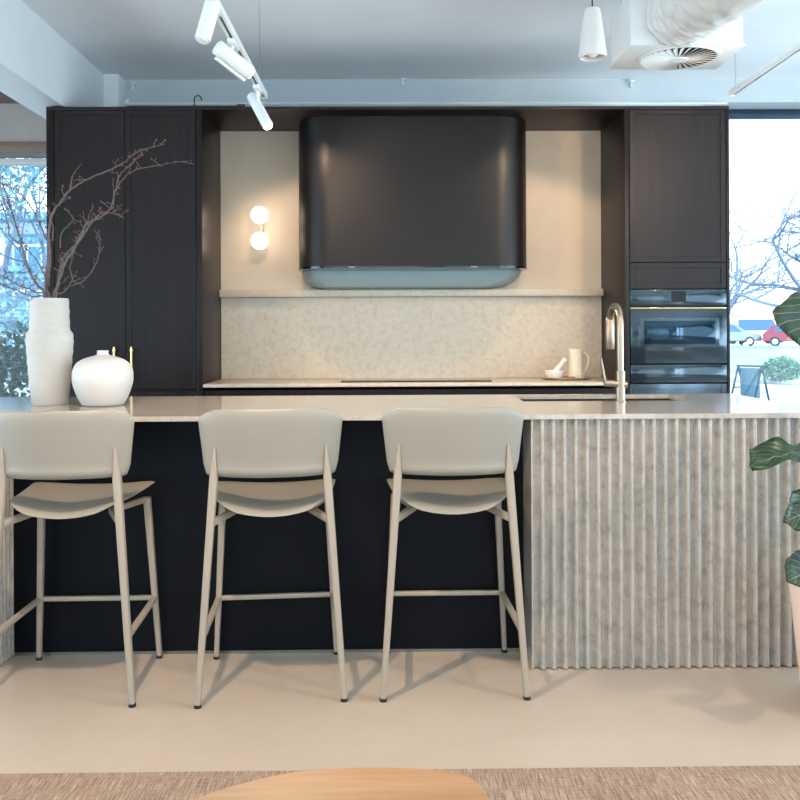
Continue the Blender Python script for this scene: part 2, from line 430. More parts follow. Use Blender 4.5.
on = thing('built_in_oven', ((ox0+ox1)/2, YC+.28, zo0), 'built-in compact oven with bluish mirror glass door in the right cabinet', 'oven')
B().box(ox0, ox1, YC+.024, YC+.5, zo0+.001, zo1-.003).make('oven_body', 'void', on)
zk = zc(305.6, 680); zk2 = zc(307.6, 680)
cp = B().box(ox0, ox1, YC-.002, YC+.022, zk, zo1-.003, .002).make('control_panel', 'ovenglass', on)
B().box(X(671.5, YC), X(686, YC), YC-.003, YC-.0015, zc(303), zc(292.3)).make('display', paint('oven display', srgb(14, 18, 24), .35, spec=.2), cp)
B().box(ox0, ox1, YC-.003, YC+.002, zk2-.006, zk2+.001, .001).make('trim', 'brass', on)
dr = B().box(ox0, ox1, YC-.006, YC+.022, zo0+.003, zk2-.007, .002).make('oven_door', 'ovenglass', on)
B().box(X(640, YC), X(719, YC), YC-.0075, YC-.0055, zc(348.5), zc(319), .0005).make('window_surround', paint('window surround', srgb(84, 94, 102), .12, .6), dr)
B().box(X(643.5, YC), X(715, YC), YC-.009, YC-.007, zc(345.5), zc(322), .0005).make('door_window', 'ovenwindow', dr)
wd = thing('warming_drawer', ((ox0+ox1)/2, YC+.28, zw0), 'slim glass-fronted warming drawer directly under the oven', 'drawer')
B().box(ox0, ox1, YC-.004, YC+.022, zw0, zo0-.006, .002).make('drawer_front', 'ovenglass', wd)
B().box(ox0+.01, ox1-.01, YC+.024, YC+.5, zw0+.003, zo0-.002).make('drawer_box', 'void', wd)

# bridge over the niche
tag(B().box(xb+.001, xc-.001, YC, YW-.014, ZP, ZT, .001).make('niche_top_panel', 'darkwood'), 'dark timber panel bridging the two tall cabinets over the niche', 'panel')
# base drawers and back worktop
ZW = zc(383.3, 400)
bc = thing('base_cabinet', (0, YC+.3, 0), 'long dark base cabinet of drawers under the back worktop', 'cabinet')
B().box(xb+.002, xc-.002, YC+.05, YW-.004, .1, ZW-.045).make('cabinet_body', 'blackpanel', bc)
B().box(xb+.002, xc-.002, YC+.09, YC+.11, 0, .1).make('plinth', 'blackpanel', bc)
n = 4; wdt = (xc-xb-.004)/n
for k in range(n):
    x0 = xb+.002+k*wdt
    for z0, z1 in ((.64, ZW-.038), (.375, .636), (.105, .371)):
        B().box(x0+.002, x0+wdt-.002, YC+.02, YC+.045, z0, z1, .0015, 1).make('drawer_front', 'darkwood', bc)
tag(B().box(xb+.002, xc-.002, YC, YW-.004, ZW-.02, ZW, .002).make('back_worktop', 'splash'), 'thin stone worktop running the width of the cooking niche', 'worktop')
ZS0, ZS1 = Z(400, 296.5, 5.88), Z(400, 289.5, 5.88)
tag(B().box(xb+.003, xc-.003, YW-.022, YW-.002, ZW+.001, ZS0-.001).make('splashback', 'splash'), 'mottled beige stone splashback behind the cooktop', 'splashback')
tag(B().box(xb+.003, xc-.003, 5.88, YW-.002, ZS0, ZS1, .002).make('stone_shelf', 'splash'), 'long narrow stone shelf capping the splashback below the hood', 'shelf')
b = B(); b.box(X(342, 5.65), X(489, 5.65), 5.47, 5.83, ZW+.0005, ZW+.007, .002)
ck = b.make('induction_cooktop', 'blackglass'); tag(ck, 'flat black glass induction cooktop set on the back worktop', 'cooktop')

# range hood
YH = 5.52; hx0, hx1 = X(299, 5.72, 260), X(526.5, 5.72, 260); zh = Z(400, 267.8, YH); r = .22
def hoodplan(x0, x1, y0, r, n=14):
    pts = [(x1, YW-.004), (x1, y0+r)]
    pts += [(x1-r+r*cos(a), y0+r-r*sin(a)) for a in [pi/2*k/n for k in range(1, n+1)]]
    pts += [(x0+r-r*sin(a), y0+r-r*cos(a)) for a in [pi/2*k/n for k in range(0, n+1)]]
    pts += [(x0, YW-.004)]; return pts
hd = thing('range_hood', ((hx0+hx1)/2, 5.75, zh), 'large dark bronze range hood with rounded corners over the cooktop', 'range hood')
B().prism(hoodplan(hx0, hx1, YH, r), ffXY, zh+.012, ZP-.002).make('canopy', 'hood', hd)
B().prism(hoodplan(hx0-.004, hx1+.004, YH-.004, r), ffXY, zh, zh+.012).make('rim', 'blackglass', hd)
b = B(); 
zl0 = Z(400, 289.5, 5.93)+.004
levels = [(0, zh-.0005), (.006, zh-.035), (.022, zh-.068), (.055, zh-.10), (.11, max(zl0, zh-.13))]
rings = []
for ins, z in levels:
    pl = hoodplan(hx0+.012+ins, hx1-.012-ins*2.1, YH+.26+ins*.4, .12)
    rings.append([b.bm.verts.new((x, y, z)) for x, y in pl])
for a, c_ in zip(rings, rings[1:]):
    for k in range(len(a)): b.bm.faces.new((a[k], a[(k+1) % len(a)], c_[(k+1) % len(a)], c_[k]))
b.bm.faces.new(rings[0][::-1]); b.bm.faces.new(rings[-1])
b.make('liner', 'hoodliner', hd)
for px in (352, 474):
    B().box(X(px, YH)-.02, X(px, YH)+.02, YH-.008, YH-.0045, zh+.001, zh+.008, .001).make('catch', 'steel', hd)

# wall lamp
lx = X(260.3, 5.88); wl = thing('wall_lamp', (lx, YW-.03, Z(260, 228, 5.88)), 'wall lamp of two glowing white globes left of the range hood', 'wall lamp')
B().box(lx-.012, lx+.012, YW-.02, YW-.002, Z(260, 241, 5.88)-.01, Z(260, 215, 5.88)+.01, .003).make('backplate', 'niche', wl)
for py in (215.2, 241):
    zz = Z(260, py, 5.88)
    B().tube([(lx, YW-.02, zz), (lx, YW-.035, zz)], .014, 16).make('stem', 'white', wl)
    B().ball((lx, YW-.088, zz), .058, 4).make('globe', 'globe', wl)
    ld = bpy.data.lights.new('globe_light', 'POINT'); ld.energy = .9; ld.color = (1, .74, .45); ld.shadow_soft_size = .058
    lo = bpy.data.objects.new('globe_light', ld); C.objects.link(lo); lo.parent = wl; lo.location = Vector((lx, YW-.155, zz))-wl.location; lo['kind'] = 'helper'

# tray group on the back worktop
yt = 5.66; tx = X(565.5, yt)
b = B(); b.lathe([(0, .002), (.125, .002), (.15, .012), (.152, .015), (.148, .015), (.124, .006), (0, .006)], (0, 0, 0), 56)
b.xf(Matrix.Translation((tx, yt, ZW)) @ Matrix.Diagonal((1.1, .7, 1.15, 1)))
tag(b.make('serving_tray', 'tray'), 'shallow tan oval tray on the back worktop right of the cooktop', 'tray')
mx_, my_ = X(554, yt), yt-.01
mo = B(); mo.lathe([(0, .0), (.040, .0), (.043, .008), (.058, .024), (.064, .050), (.059, .052), (.052, .03), (.02, .016), (0, .014)], (mx_, my_, ZW+.0088))
tag(mo.make('stone_mortar', 'marble'), 'small white marble mortar bowl on the tray', 'mortar')
pe = B(); a = Vector((mx_-.008, my_, ZW+.035)); c_ = P(565.5, 358.5, my_)
pe.tube([a, a.lerp(c_, .15), a.lerp(c_, .35), a.lerp(c_, .8), a.lerp(c_, .95), c_], [.012, .019, .016, .013, .016, .008], 16)
tag(pe.make('stone_pestle', 'marble'), 'white pestle leaning in the mortar on the tray', 'pestle')
jx, jy = X(576, yt), yt+.01
jg = thing('ceramic_jug', (jx, jy, ZW+.0088), 'cream ceramic jug with loop handle on the tray', 'jug')
hj = P(576, 349, jy).z-ZW-.0088
jb = B(); jb.lathe([(0, 0), (.050, 0), (.054, .006), (.050, .05), (.044, hj*.7), (.041, hj), (.038, hj), (.041, hj*.7), (.045, .01), (0, .008)], (jx, jy, ZW+.0088))
for v in jb.bm.verts:
    if v.co.z > ZW+.0088+hj*.85 and v.co.x < jx-.03: v.co.x -= .012; v.co.z += .005
jb.make('jug_body', 'jug', jg)
hp = []
for k in range(15):
    a = -pi/2*.95+pi*.97*k/14; hp.append((jx+.042+.050*max(0, cos(a))**.8*(.75+.25*sin(a)), jy, ZW+.0088+hj*.54+hj*.33*sin(a)))
hp[0] = (jx+.046, jy, ZW+.0088+hj*.13)
B().tube(hp, .0065, 12).make('handle', 'jug', jg)
bo = B(); bo.box(-.03, .03, -.012, .012, 0, .012, .003); bo.xf(Matrix.Translation((X(568, yt), yt-.062, ZW+.0092)) @ Matrix.Rotation(.2, 4, 'Z'))
tag(bo.make('wooden_block', paint('walnut block', srgb(120, 76, 42), .5)), 'small brown wooden block in front of the jug on the tray', 'block')
bo = B(); bo.lathe([(0, 0), (.012, 0), (.012, .022), (.010, .022), (.010, .003), (0, .003)], (X(577.5, yt), yt-.068, ZW+.0092), 24)
tag(bo.make('brass_cup', 'brass'), 'tiny brass cup at the front of the tray before the jug', 'cup')

# ------------------------------------------------------------------ island
YI0, YI1 = 3.168, 4.14; ZI = .92; IT = .018; XI0, XI1 = -2.0, 1.60
YP = 3.363
xR = X(531.5, YI0, 500); xLi = X(14, YP, 560)
isl = thing('kitchen_island', (-.3, 3.7, 0), 'long kitchen island with fluted grey stone ends and a dark recessed front', 'kitchen island')
def flutes(x0, x1, y, z0, z1, pitch=.0412, dep=.0165, back=.023):
    n = max(1, round((x1-x0)/pitch)); pw = (x1-x0)/n; pr = []
    fl = .0072; gw = pw-2*fl
    for k in range(n):
        a = x0+k*pw
        pr += [(a+fl*.0, y) if k else (a, y), (a+fl*.45, y+.0006), (a+fl*.8, y+.0022)]
        for j in range(0, 11):
            u = -cos(pi*j/10); pr.append((a+fl+gw*(u+1)/2, y+.0036+dep*max(0, 1-u*u)**.62))
        pr += [(a+pw-fl*.8, y+.0022), (a+pw-fl*.45, y+.0006)]
    pr = [p for p in pr if p]; pr.append((x1, y)); pr += [(x1, y+back), (x0, y+back)]
    return pr
B().prism(flutes(xR, XI1, YI0, 0, 1), ffXY, .004, ZI-IT-.001).make('fluted_panel', 'stone', isl, ang=40)
B().box(xR, XI1, YI0+.024, YP-.001, .004, ZI-IT-.001).make('end_pier', 'stone', isl)
# left end with fluted return
B().prism(flutes(XI0, xLi-.012, YI0, 0, 1), ffXY, .004, ZI-IT-.001).make('fluted_panel', 'stone', isl, ang=40)
pr = [(x_, y_) for x_, y_ in flutes(YI0+.0, YP-.001, 0, 0, 1, .03, .010)]
B().prism([(xLi-y_, x_) for x_, y_ in pr], ffXY, .004, ZI-IT-.001).make('fluted_panel', 'stone', isl, ang=40)
B().box(XI0, xLi-.022, YI0+.024, YP-.001, .004, ZI-IT-.001).make('end_pier', 'stone', isl)
B().box(XI0+.01, XI1, YP, YP+.02, .012, ZI-IT-.001).make('recessed_panel', 'blackpanel', isl)
B().box(XI0+.01, XI1, YP-.002, YP+.018, .0, .011).make('kick_strip', 'steel', isl)
sx0, sx1 = X(524.5, 3.71, 402), X(696, 3.71, 402); sy0, sy1 = 3.735, 4.085
B().box(XI0+.01, sx0-.03, YP+.021, YI1-.03, .09, ZI-IT-.001).make('cabinet_body', 'blackpanel', isl)
B().box(sx1+.03, XI1, YP+.021, YI1-.03, .09, ZI-IT-.001).make('cabinet_body', 'blackpanel', isl)
B().box(sx0-.03, sx1+.03, YP+.021, YI1-.03, .09, .60).make('cabinet_body', 'blackpanel', isl)
n = 5; wdt = (XI1-XI0-.02)/n
for k in range(n):
    shaker(B(), XI0+.012+k*wdt, XI0+.006+(k+1)*wdt, .1, ZI-IT-.01, YI1-.028).make('door', 'darkwood', isl)
# worktop with a sink cut-out: built as one ring of slabs in one mesh
b = B(); O = [(XI0-.0, YI0-.006), (XI1+.004, YI0-.006), (XI1+.004, YI1), (XI0, YI1)]; I = [(sx0, sy0), (sx1, sy0), (sx1, sy1), (sx0, sy1)]
vo = [[b.bm.verts.new((x, y, z)) for x, y in O] for z in (ZI-IT, ZI)]; vi = [[b.bm.verts.new((x, y, z)) for x, y in I] for z in (ZI-IT, ZI)]
for k in range(4):
    j = (k+1) % 4
    b.bm.faces.new((vo[1][k], vo[1][j], vi[1][j], vi[1][k])); b.bm.faces.new((vo[0][k], vi[0][k], vi[0][j], vo[0][j]))
    b.bm.faces.new((vo[0][k], vo[0][j], vo[1][j], vo[1][k])); b.bm.faces.new((vi[0][k], vi[1][k], vi[1][j], vi[0][j]))
tag(b.make('island_worktop', 'stonetop'), 'thin polished stone worktop covering the whole island', 'worktop')
b = B(); q = .015; zb = ZI-.24; zt_ = ZI-IT-.001
b.box(sx0-q, sx0, sy0-q, sy1+q, zb, zt_); b.box(sx1, sx1+q, sy0-q, sy1+q, zb, zt_); b.box(sx0, sx1, sy0-q, sy0, zb, zt_); b.box(sx0, sx1, sy1, sy1+q, zb, zt_); b.box(sx0, sx1, sy0, sy1, zb, zb+.012)
sk = thing('undermount_sink', ((sx0+sx1)/2, (sy0+sy1)/2, zb), 'wide undermount sink sunk in the right end of the island', 'sink')
b.make('basin', 'sink', sk); B().lathe([(0, 0), (.04, 0), (.045, .003), (.03, .006), (0, .004)], ((sx0+sx1)/2, (sy0+sy1)/2, zb+.012)).make('drain', 'steel', sk)
# tap
ty = 3.675; txx = X(620.5, ty, 395); tp = thing('kitchen_tap', (txx, ty, ZI), 'tall brushed nickel gooseneck tap beside the island sink', 'tap')
ztop = Z(618, 302, ty+.06); s = 884/ty
zj = P(620, 372, ty).z
B().lathe([(0, 0), (.024, 0), (.024, .004), (.0195, .006), (.0195, zj-ZI), (.0215, zj-ZI+.001), (.0215, zj-ZI+.004), (0, zj-ZI+.004)], (txx, ty, ZI)).make('tap_body', 'nickel', tp)
rad = .085; zc0 = ztop-.017-rad
pts = [(txx, ty, zj+.002), (txx, ty, zj+.05), (txx, ty, zc0)]
for k in range(1, 17):
    a = pi*k/16; pts.append((txx+.0*k, ty+rad-rad*cos(a), zc0+rad*sin(a)))
zhd = P(612.5, 318, ty+2*rad).z; pts.append((txx, ty+2*rad, zhd))
B().tube(pts, .0142, 20).make('spout', 'nickel', tp)
ze = P(612.5, 349.5, ty+2*rad).z
B().tube([(txx, ty+2*rad, zhd+.0), (txx, ty+2*rad, zhd-.004), (txx, ty+2*rad, ze+.004), (txx, ty+2*rad, ze)], [.017, .0195, .0195, .017], 20).make('spray_head', 'nickel', tp)
zhh = P(620, 384, ty).z; lv = B(); e1 = P(604.5, 382.5, ty)
lv.tube([(txx+.026, ty, zhh-.004), (txx, ty, zhh-.002), (txx-.04, ty, zhh+.004), (e1.x, ty, e1.z-.002)], [.017, .017, .0165, .0155], 16)
lv.make('valve_barrel', 'nickel', tp)
b = B(); b.bar((e1.x+.002, ty, e1.z), (P(600.8, 357.5, ty)), .012, .02, .006, .016, side=(1, 0, 0)); b.make('lever', 'nickel', tp)

# vases and branches
v1 = G(50, 404.3, ZI); sc1 = 884/v1.y
def R1(w): return w/2/sc1
vb = v1.copy(); H1 = P(50, 298.5, v1.y).z-ZI
def hz(py): return P(50, py, v1.y).z-ZI
prof = [(0, .002), (R1(33), 0), (R1(35), .006), (R1(38), hz(385)), (R1(42), hz(362)), (R1(44.5), hz(345)), (R1(44.5), hz(336)), (R1(43), hz(333)), (R1(38.5), hz(330.5)), (R1(37.5), hz(322)), (R1(37), hz(308)), (R1(36), hz(300)), (R1(35.5), H1), (R1(32), H1), (R1(32), hz(330)), (R1(36), hz(345)), (R1(30), hz(398)), (0, hz(400))]
# refine with throwing rings
pp = []
for (a, b_) in zip(prof, prof[1:]):
    kk = 8 if abs(b_[1]-a[1]) > .03 and a[0] > R1(36.4) else 1
    for j in range(kk):
        u = j/kk; rr_ = a[0]+(b_[0]-a[0])*u; zz = a[1]+(b_[1]-a[1])*u
        pp.append((rr_+(.0011*sin(zz*150) if kk > 1 else 0), zz))
pp.append(prof[-1])
tag(B().lathe(pp, v1, 56).make('tall_vase', 'ceramic', ang=50), 'tall white ribbed ceramic vase holding bare branches on the island', 'vase')
v2 = G(103, 405.3, ZI); s2 = 884/v2.y
def h2(py): return P(103, py, v2.y).z-ZI
pr2 = [(0, .002), (17/s2, 0), (20/s2, .004), (24.5/s2, h2(396)), (28.3/s2, h2(385)), (29.3/s2, h2(377)), (28.6/s2, h2(370)), (25/s2, h2(363)), (18/s2, h2(358.5)), (10/s2, h2(356)), (6/s2, h2(354.8)), (5.4/s2, h2(353)), (5.6/s2, h2(350.5)), (4.4/s2, h2(350.4)), (4.3/s2, h2(356)), (12/s2, h2(362)), (20/s2, h2(380)), (10/s2, h2(400)), (0, h2(401))]
def smooth_prof(p, n=4):
    o = []
    for i in range(len(p)-1):
        p0, p1, p2, p3 = p[max(i-1, 0)], p[i], p[i+1], p[min(i+2, len(p)-1)]
        for j in range(n):
            t = j/n; f = lambda a, b, c, d: .5*((2*b)+(-a+c)*t+(2*a-5*b+4*c-d)*t*t+(-a+3*b-3*c+d)*t**3)
            o.append((max(0, f(p0[0], p1[0], p2[0], p3[0])), f(p0[1], p1[1], p2[1], p3[1])))
    o.append(p[-1]); return o
pr2 = pr2[:3]+smooth_prof(pr2[2:10])[1:]+pr2[10:]
tag(B().lathe(pr2, v2, 64).make('round_vase', 'ceramic2', ang=50), 'squat round white vase with tiny neck beside the tall vase', 'vase')

# bare branches: traced stems with side twigs and buds
vy = v1.y
stems = [
 ([(55, 300, 0), (58, 285, 0), (62, 262, .02), (68, 252, .03), (80, 240, .05), (92, 222, .06), (103, 213, .08), (115, 214, .08), (124, 218, .09)], .0075, .002),
 ([(58, 296, 0), (61, 275, -.01), (66, 262, 0), (76, 246, .02), (86, 224, .03), (97, 219, .03), (110, 209, .04), (116, 190, .05), (124, 178, .06), (136, 170, .07), (160, 165, .08), (187, 161, .08)], .0065, .0012),
 ([(50, 300, 0), (46, 288, 0), (48, 262, -.02), (49, 232, -.03), (52, 215, -.03), (62, 200, -.03), (70, 190, -.02), (90, 178, -.02), (112, 169, 0), (126, 161, 0), (140, 150, .02), (165, 144, .03)], .007, .0012),
 ([(46, 299, 0), (36, 283, -.03), (26, 262, -.05), (22, 245, -.06), (15, 222, -.07), (10, 205, -.08), (5, 190, -.1), (-4, 176, -.12), (-14, 160, -.13)], .006, .002),
 ([(44, 300, 0), (36, 292, .02), (20, 286, .03), (8, 279, .04), (-6, 272, .05), (-20, 266, .06)], .004, .0015),
 ([(44, 299, 0), (33, 297, -.06), (18, 291, -.08), (4, 285, -.1), (-12, 276, -.12)], .004, .0015),
 ([(58, 300, 0), (64, 292, .04), (73, 281, .06), (76, 284, .07)], .0035, .002),
 ([(70, 286, .05), (84, 280, .07), (95, 266, .08), (100, 248, .09), (99, 232, .09)], .0024, .0012),
 ([(73, 281, .06), (70, 268, .06), (73, 252, .06)], .003, .0015),
 ([(48, 285, 0), (50, 265, .03), (49, 245, .03), (40, 225, .02), (30, 205, .02), (20, 194, .01), (8, 185, 0)], .005, .0015),
 ([(46, 280, 0), (38, 262, -.05), (26, 248, -.06), (20, 238, -.06)], .003, .0012),
 ([(22, 245, -.06), (10, 236, -.05), (8, 225, -.05), (3, 208, -.04), (-3, 192, -.04)], .0035, .0012),
 ([(53, 240, 0), (52, 222, .02), (46, 205, .03), (40, 188, .03)], .003, .0012),
 ([(116, 190, .05), (119, 176, .05), (130, 165, .06), (142, 153, .06)], .003, .001),
 ([(70, 190, -.02), (73, 176, -.02), (80, 165, -.02)], .0028, .001),
 ([(86, 224, .03), (90, 214, .03), (93, 204, .03)], .0022, .001),
 ([(110, 209, .04), (114, 205, .02), (113, 178, .0)], .0022, .001),
 ([(60, 248, .02), (62, 232, .02), (72, 222, .02), (72, 215, .02)], .003, .0012),
]
br = thing('bare_branches', (v1.x, v1.y, ZI+.05), 'bundle of bare twiggy branches with red buds rising from the tall vase', 'branches')
wb = B(); bb = B(); rnd = random.Random(11)
def crs(pts, n=4):
    o = []
    for i in range(len(pts)-1):
        p0, p1, p2, p3 = pts[max(i-1, 0)], pts[i], pts[i+1], pts[min(i+2, len(pts)-1)]
        for j in range(n):
            t = j/n; o.append(.5*((2*p1)+(-p0+p2)*t+(2*p0-5*p1+4*p2-p3)*t*t+(-p0+3*p1-3*p2+p3)*t**3))
    o.append(pts[-1]); return o
for si, (tr_, r0, r1) in enumerate(stems):
    pts = [P(a, b_, vy+c_) for a, b_, c_ in tr_]
    if tr_[0][1] >= 295: pts[0] = Vector((v1.x+(pts[0].x-v1.x)*.6, v1.y, ZI+H1-.01)); pts.insert(0, Vector((v1.x+(pts[0].x-v1.x)*-.6, v1.y, ZI+.16)))
    q = crs(pts); q = [p+Vector((rnd.gauss(0, .0012), rnd.gauss(0, .0012), rnd.gauss(0, .0012))) for p in q]
    N = len(q); wb.tube(q, [r0+(r1-r0)*k/(N-1) for k in range(N)], 7)
    for k in [q_ for q_ in range(8, N-1) if q_ % 3]:
        if rnd.random() < .97:
            d = (q[k+1]-q[k]).normalized(); s_ = Vector((rnd.gauss(0, 1), rnd.gauss(0, .7), rnd.gauss(.5, .8))).normalized()
            L = rnd.uniform(.015, .055); e = q[k]+(d*.5+s_).normalized()*L; mm = q[k].lerp(e, .55)+Vector((rnd.gauss(0, .004), 0, rnd.gauss(0, .004)))
            wb.tube([q[k], mm, e], [.0018, .0014, .001], 5); bb.ball(e, rnd.uniform(.0022, .004), 1, (1, 1, 1.4))
            if L > .035: e2 = mm+Vector((rnd.gauss(0, .012), 0, .012)); wb.tube([mm, e2], .001, 5); bb.ball(e2, .0028, 1)
    for k in range(max(1, N-12), N): bb.ball(q[k]+Vector((rnd.gauss(0, .003), 0, rnd.gauss(0, .003))), rnd.uniform(.0018, .003), 1)
wb.make('stems', 'bark', br); o = bb.make('buds', 'bud', br); o['kind'] = 'stuff'

# ------------------------------------------------------------------ stools
def stool():
    r_ = thing('bar_stool', (0, 0, 0), '', 'bar stool')
    # local frame: +Y faces the island; backrest on the -Y side
    nf, ff = (.238, -.215), (.223, .215)      # feet: near (back legs), far (front legs)
    zb0, zb1 = .742, .972
    def backp(x, z):
        t = (z-zb0)/(zb1-zb0); return -.224-.030*t+1.35*x*x
    # back legs run up into the backrest
    for sg in (-1, 1):
        f0 = Vector((sg*nf[0], nf[1], .012)); f1 = Vector((sg*.186, -.192, .740)); f2 = Vector((sg*.181, -.203, .845))
        b = B(); b.bar(f0, f1, .020, .026, .028, .032); b.bar(f1, f2, .028, .030, .006, .012); b.make('leg', 'stoolmetal', r_)
        B().lathe([(0, 0), (.012, 0), (.012, .012), (0, .012)], (f0.x, f0.y, 0), 16).make('foot_cap', 'rubber', r_)
        g0 = Vector((sg*ff[0], ff[1], .012)); g1 = Vector((sg*.192, .165, .612))
        b = B(); b.bar(g0, g1, .018, .022, .027, .030); b.make('leg', 'stoolmetal', r_)
        B().lathe([(0, 0), (.011, 0), (.011, .012), (0, .012)], (g0.x, g0.y, 0), 16).make('foot_cap', 'rubber', r_)
        k = (.228-.012)/(.745-.012); a = f0.lerp(f1, k); k = (.228-.012)/.588; c_ = g0.lerp(g1, k)
        B().bar(a, c_, .016, .022, side=(0, 0, 1)).make('footrest_side_bar', 'stoolmetal', r_)
        a = f0.lerp(f1, (.597-.012)/.733)
        b = B(); b.bar(a, (sg*.125, -.05, .608), .024, .020, side=(0, 0, 1)); b.bar((sg*.125, -.055, .608), (sg*.185, .155, .605), .022, .018, side=(0, 0, 1)); b.make('seat_rail', 'stoolmetal', r_)
        if sg == 1:
            cl = c_.copy(); cl.x = -cl.x; B().bar(c_, cl, .018, .020, side=(0, 0, 1)).make('footrest_bar', 'stoolmetal', r_)
    # seat shell
    out = []
    for (u, v) in rrect(-1, 1, -1, 1, .42, 10):
        wv = .188+.042*(v*.5+.5)
        out.append((u*wv, v*.205+.02-(.02*(1-u*u) if v < 0 else 0)+(.012*u*u if v > 0 else 0)))
    def seat(u, v):
        t = (v+.205)/.42
        z = .621+.036*min(1, t*1.15) + (1.25-1.05*t)*u*u - .012*sin(pi*min(1, max(0, t)))
        if t < .18: z -= .012*((.18-t)/.18)**2
        if t > .85: z -= .012*((t-.85)/.15)**2
        return Vector((u, v, z)), Vector((-1.6*u, 0, 1)).normalized()
    B().pad(out, seat, .020).make('seat', 'plastic', r_, ang=70)
    # backrest
    out = []
    zm = (zb0+zb1)/2; hh = (zb1-zb0)/2
    for (u, v) in rrect(-1, 1, -1, 1, .34, 10):
        if v < -.69:                       # nearly square lower corners
            u = math.copysign(min(1, abs(u)*1.0+(1-abs(u))*(.8 if abs(u) > .7 else 0)), u); 
            if abs(u) > .94: v = max(v, -1)
            if abs(u) > .7: v = -1+(v+1)*.25
        w_ = .241*(1-.125*max(0, (.35-v)/1.35)**1.6-.03*max(0, v)**2)
        out.append((u*w_, zm+v*hh-(.006*u*u if v > 0 else -.004*u*u)))
    def back(u, v):
        y = backp(u, v)
        n_ = Vector((2.7*u, -1, -.13)).normalized()
        return Vector((u, y-(.006*max(0, 1-abs(v-zb0-.02)/.02)), v)), n_
    B().pad(out, back, .022, p=8).make('backrest', 'plastic', r_, ang=70)
    return r_
st = stool()
for i, (fx, fy, rz, lab) in enumerate([(-1.086, 3.105, 1.0, 'cream plastic bar stool below the two white vases, leftmost of three'),
                                        (-.410, 3.115, 5.0, 'cream plastic bar stool standing between the other two stools'),
                                        (.210, 3.135, .5, 'cream plastic bar stool next to the fluted stone end, rightmost of three')]):
    o = st if i == 0 else None
    if i == 0: st_list = [st]
    else: o = copy_tree(st); st_list.append(o)
    o.location = (fx, fy, 0); o.rotation_euler = (0, 0, radians(rz)); tag(o, lab, 'bar stool', 'bar stools along the island')

# ------------------------------------------------------------------ foreground
ry = G(400, 770, .01).y
rg = B(); rg.box(-3.2, 3.4, .55, ry, .001, .013, .004)
tag(rg.make('woven_rug', 'rug'), 'flat woven beige brown rug along the bottom of the picture', 'rug')
TZ = .40
edge = [(178, 806), (190, 800.5), (214, 791), (240, 783.5), (268, 776.5), (296, 771.5), (325, 768.5), (355, 767.3), (385, 767), (412, 767.8), (436, 769.5), (455, 772.2), (470, 776.5), (480, 783), (486, 791), (489, 799), (490, 806)]
pe_ = [G(a, b_, TZ) for a, b_ in edge]
poly = [(p.x, p.y) for p in pe_]
x0, y0 = poly[-1]; x1, y1 = poly[0]
poly += [(x0+.0, y0-.08), (x0-.03, y0-.2), (x0-.09, y0-.32), (x0-.2, y0-.42), (-.12, y0-.5), (x1-.08, y0-.5), (x1-.26, y0-.43), (x1-.36, y0-.3), (x1-.33, y0-.17), (x1-.2, y0-.07)]
cx = sum(p[0] for p in poly)/len(poly); cy = sum(p[1] for p in poly)/len(poly)
tb = thing('coffee_table', (cx, cy, .013), 'light oak coffee table with pebble-shaped top on the rug', 'coffee table')
def tsurf(u, v): return Vector((u, v, TZ-.013)), Vector((0, 0, 1))
b = B(); rings = []
for k, z in ((.90, TZ-.032), (.975, TZ-.026), (.995, TZ-.017), (1, TZ-.008), (.998, TZ-.002), (.99, TZ), (.5, TZ)):
    rings.append([b.bm.verts.new((cx+(x-cx)*k, cy+(y-cy)*k, z)) for x, y in poly])
for a, c_ in zip(rings, rings[1:]):
    for k in range(len(a)): b.bm.faces.new((a[k], a[(k+1) % len(a)], c_[(k+1) % len(a)], c_[k]))
b.bm.faces.new(rings[0][::-1]); b.bm.faces.new(rings[-1]); b.make('tabletop', 'oak', tb)
for a in (30, 150, 270):
    lxx, lyy = cx+.2*cos(radians(a)), cy+.17*sin(radians(a))
    B().lathe([(0, 0), (.035, 0), (.04, .005), (.045, TZ-.0325), (0, TZ-.0325)], (lxx, lyy, .0135), 28).make('leg', 'oak', tb)

# fig plant in a pot
pc = Vector((1.492, 2.8, 0)); zr = .43
ptt = thing('plant_pot', pc, 'tapered blush pot on the floor at the right of the island', 'pot')
B().lathe([(0, 0), (.160, 0), (.166, .006), (.207, zr-.008), (.205, zr), (.190, zr), (.188, zr-.05), (.15, .03), (0, .03)], pc, 64).make('pot_wall', 'pot', ptt)
B().lathe([(0, .03), (.150, .03), (.184, zr-.06), (0, zr-.05)], pc, 40).make('soil', 'soil', ptt)
fg = thing('fiddle_leaf_fig', pc+Vector((0, 0, zr-.05)), 'fiddle leaf fig with big glossy veined leaves in the blush pot', 'plant')
trk = [pc+Vector((0, 0, zr-.06)), pc+Vector((.02, -.01, .7)), pc+Vector((.0, .02, 1.0)), pc+Vector((.03, .0, 1.35)), pc+Vector((.02, .0, 1.62))]
B().tube(crs(trk, 5), [.016-.009*k/20 for k in range(21)], 10).make('trunk', 'trunk', fg)
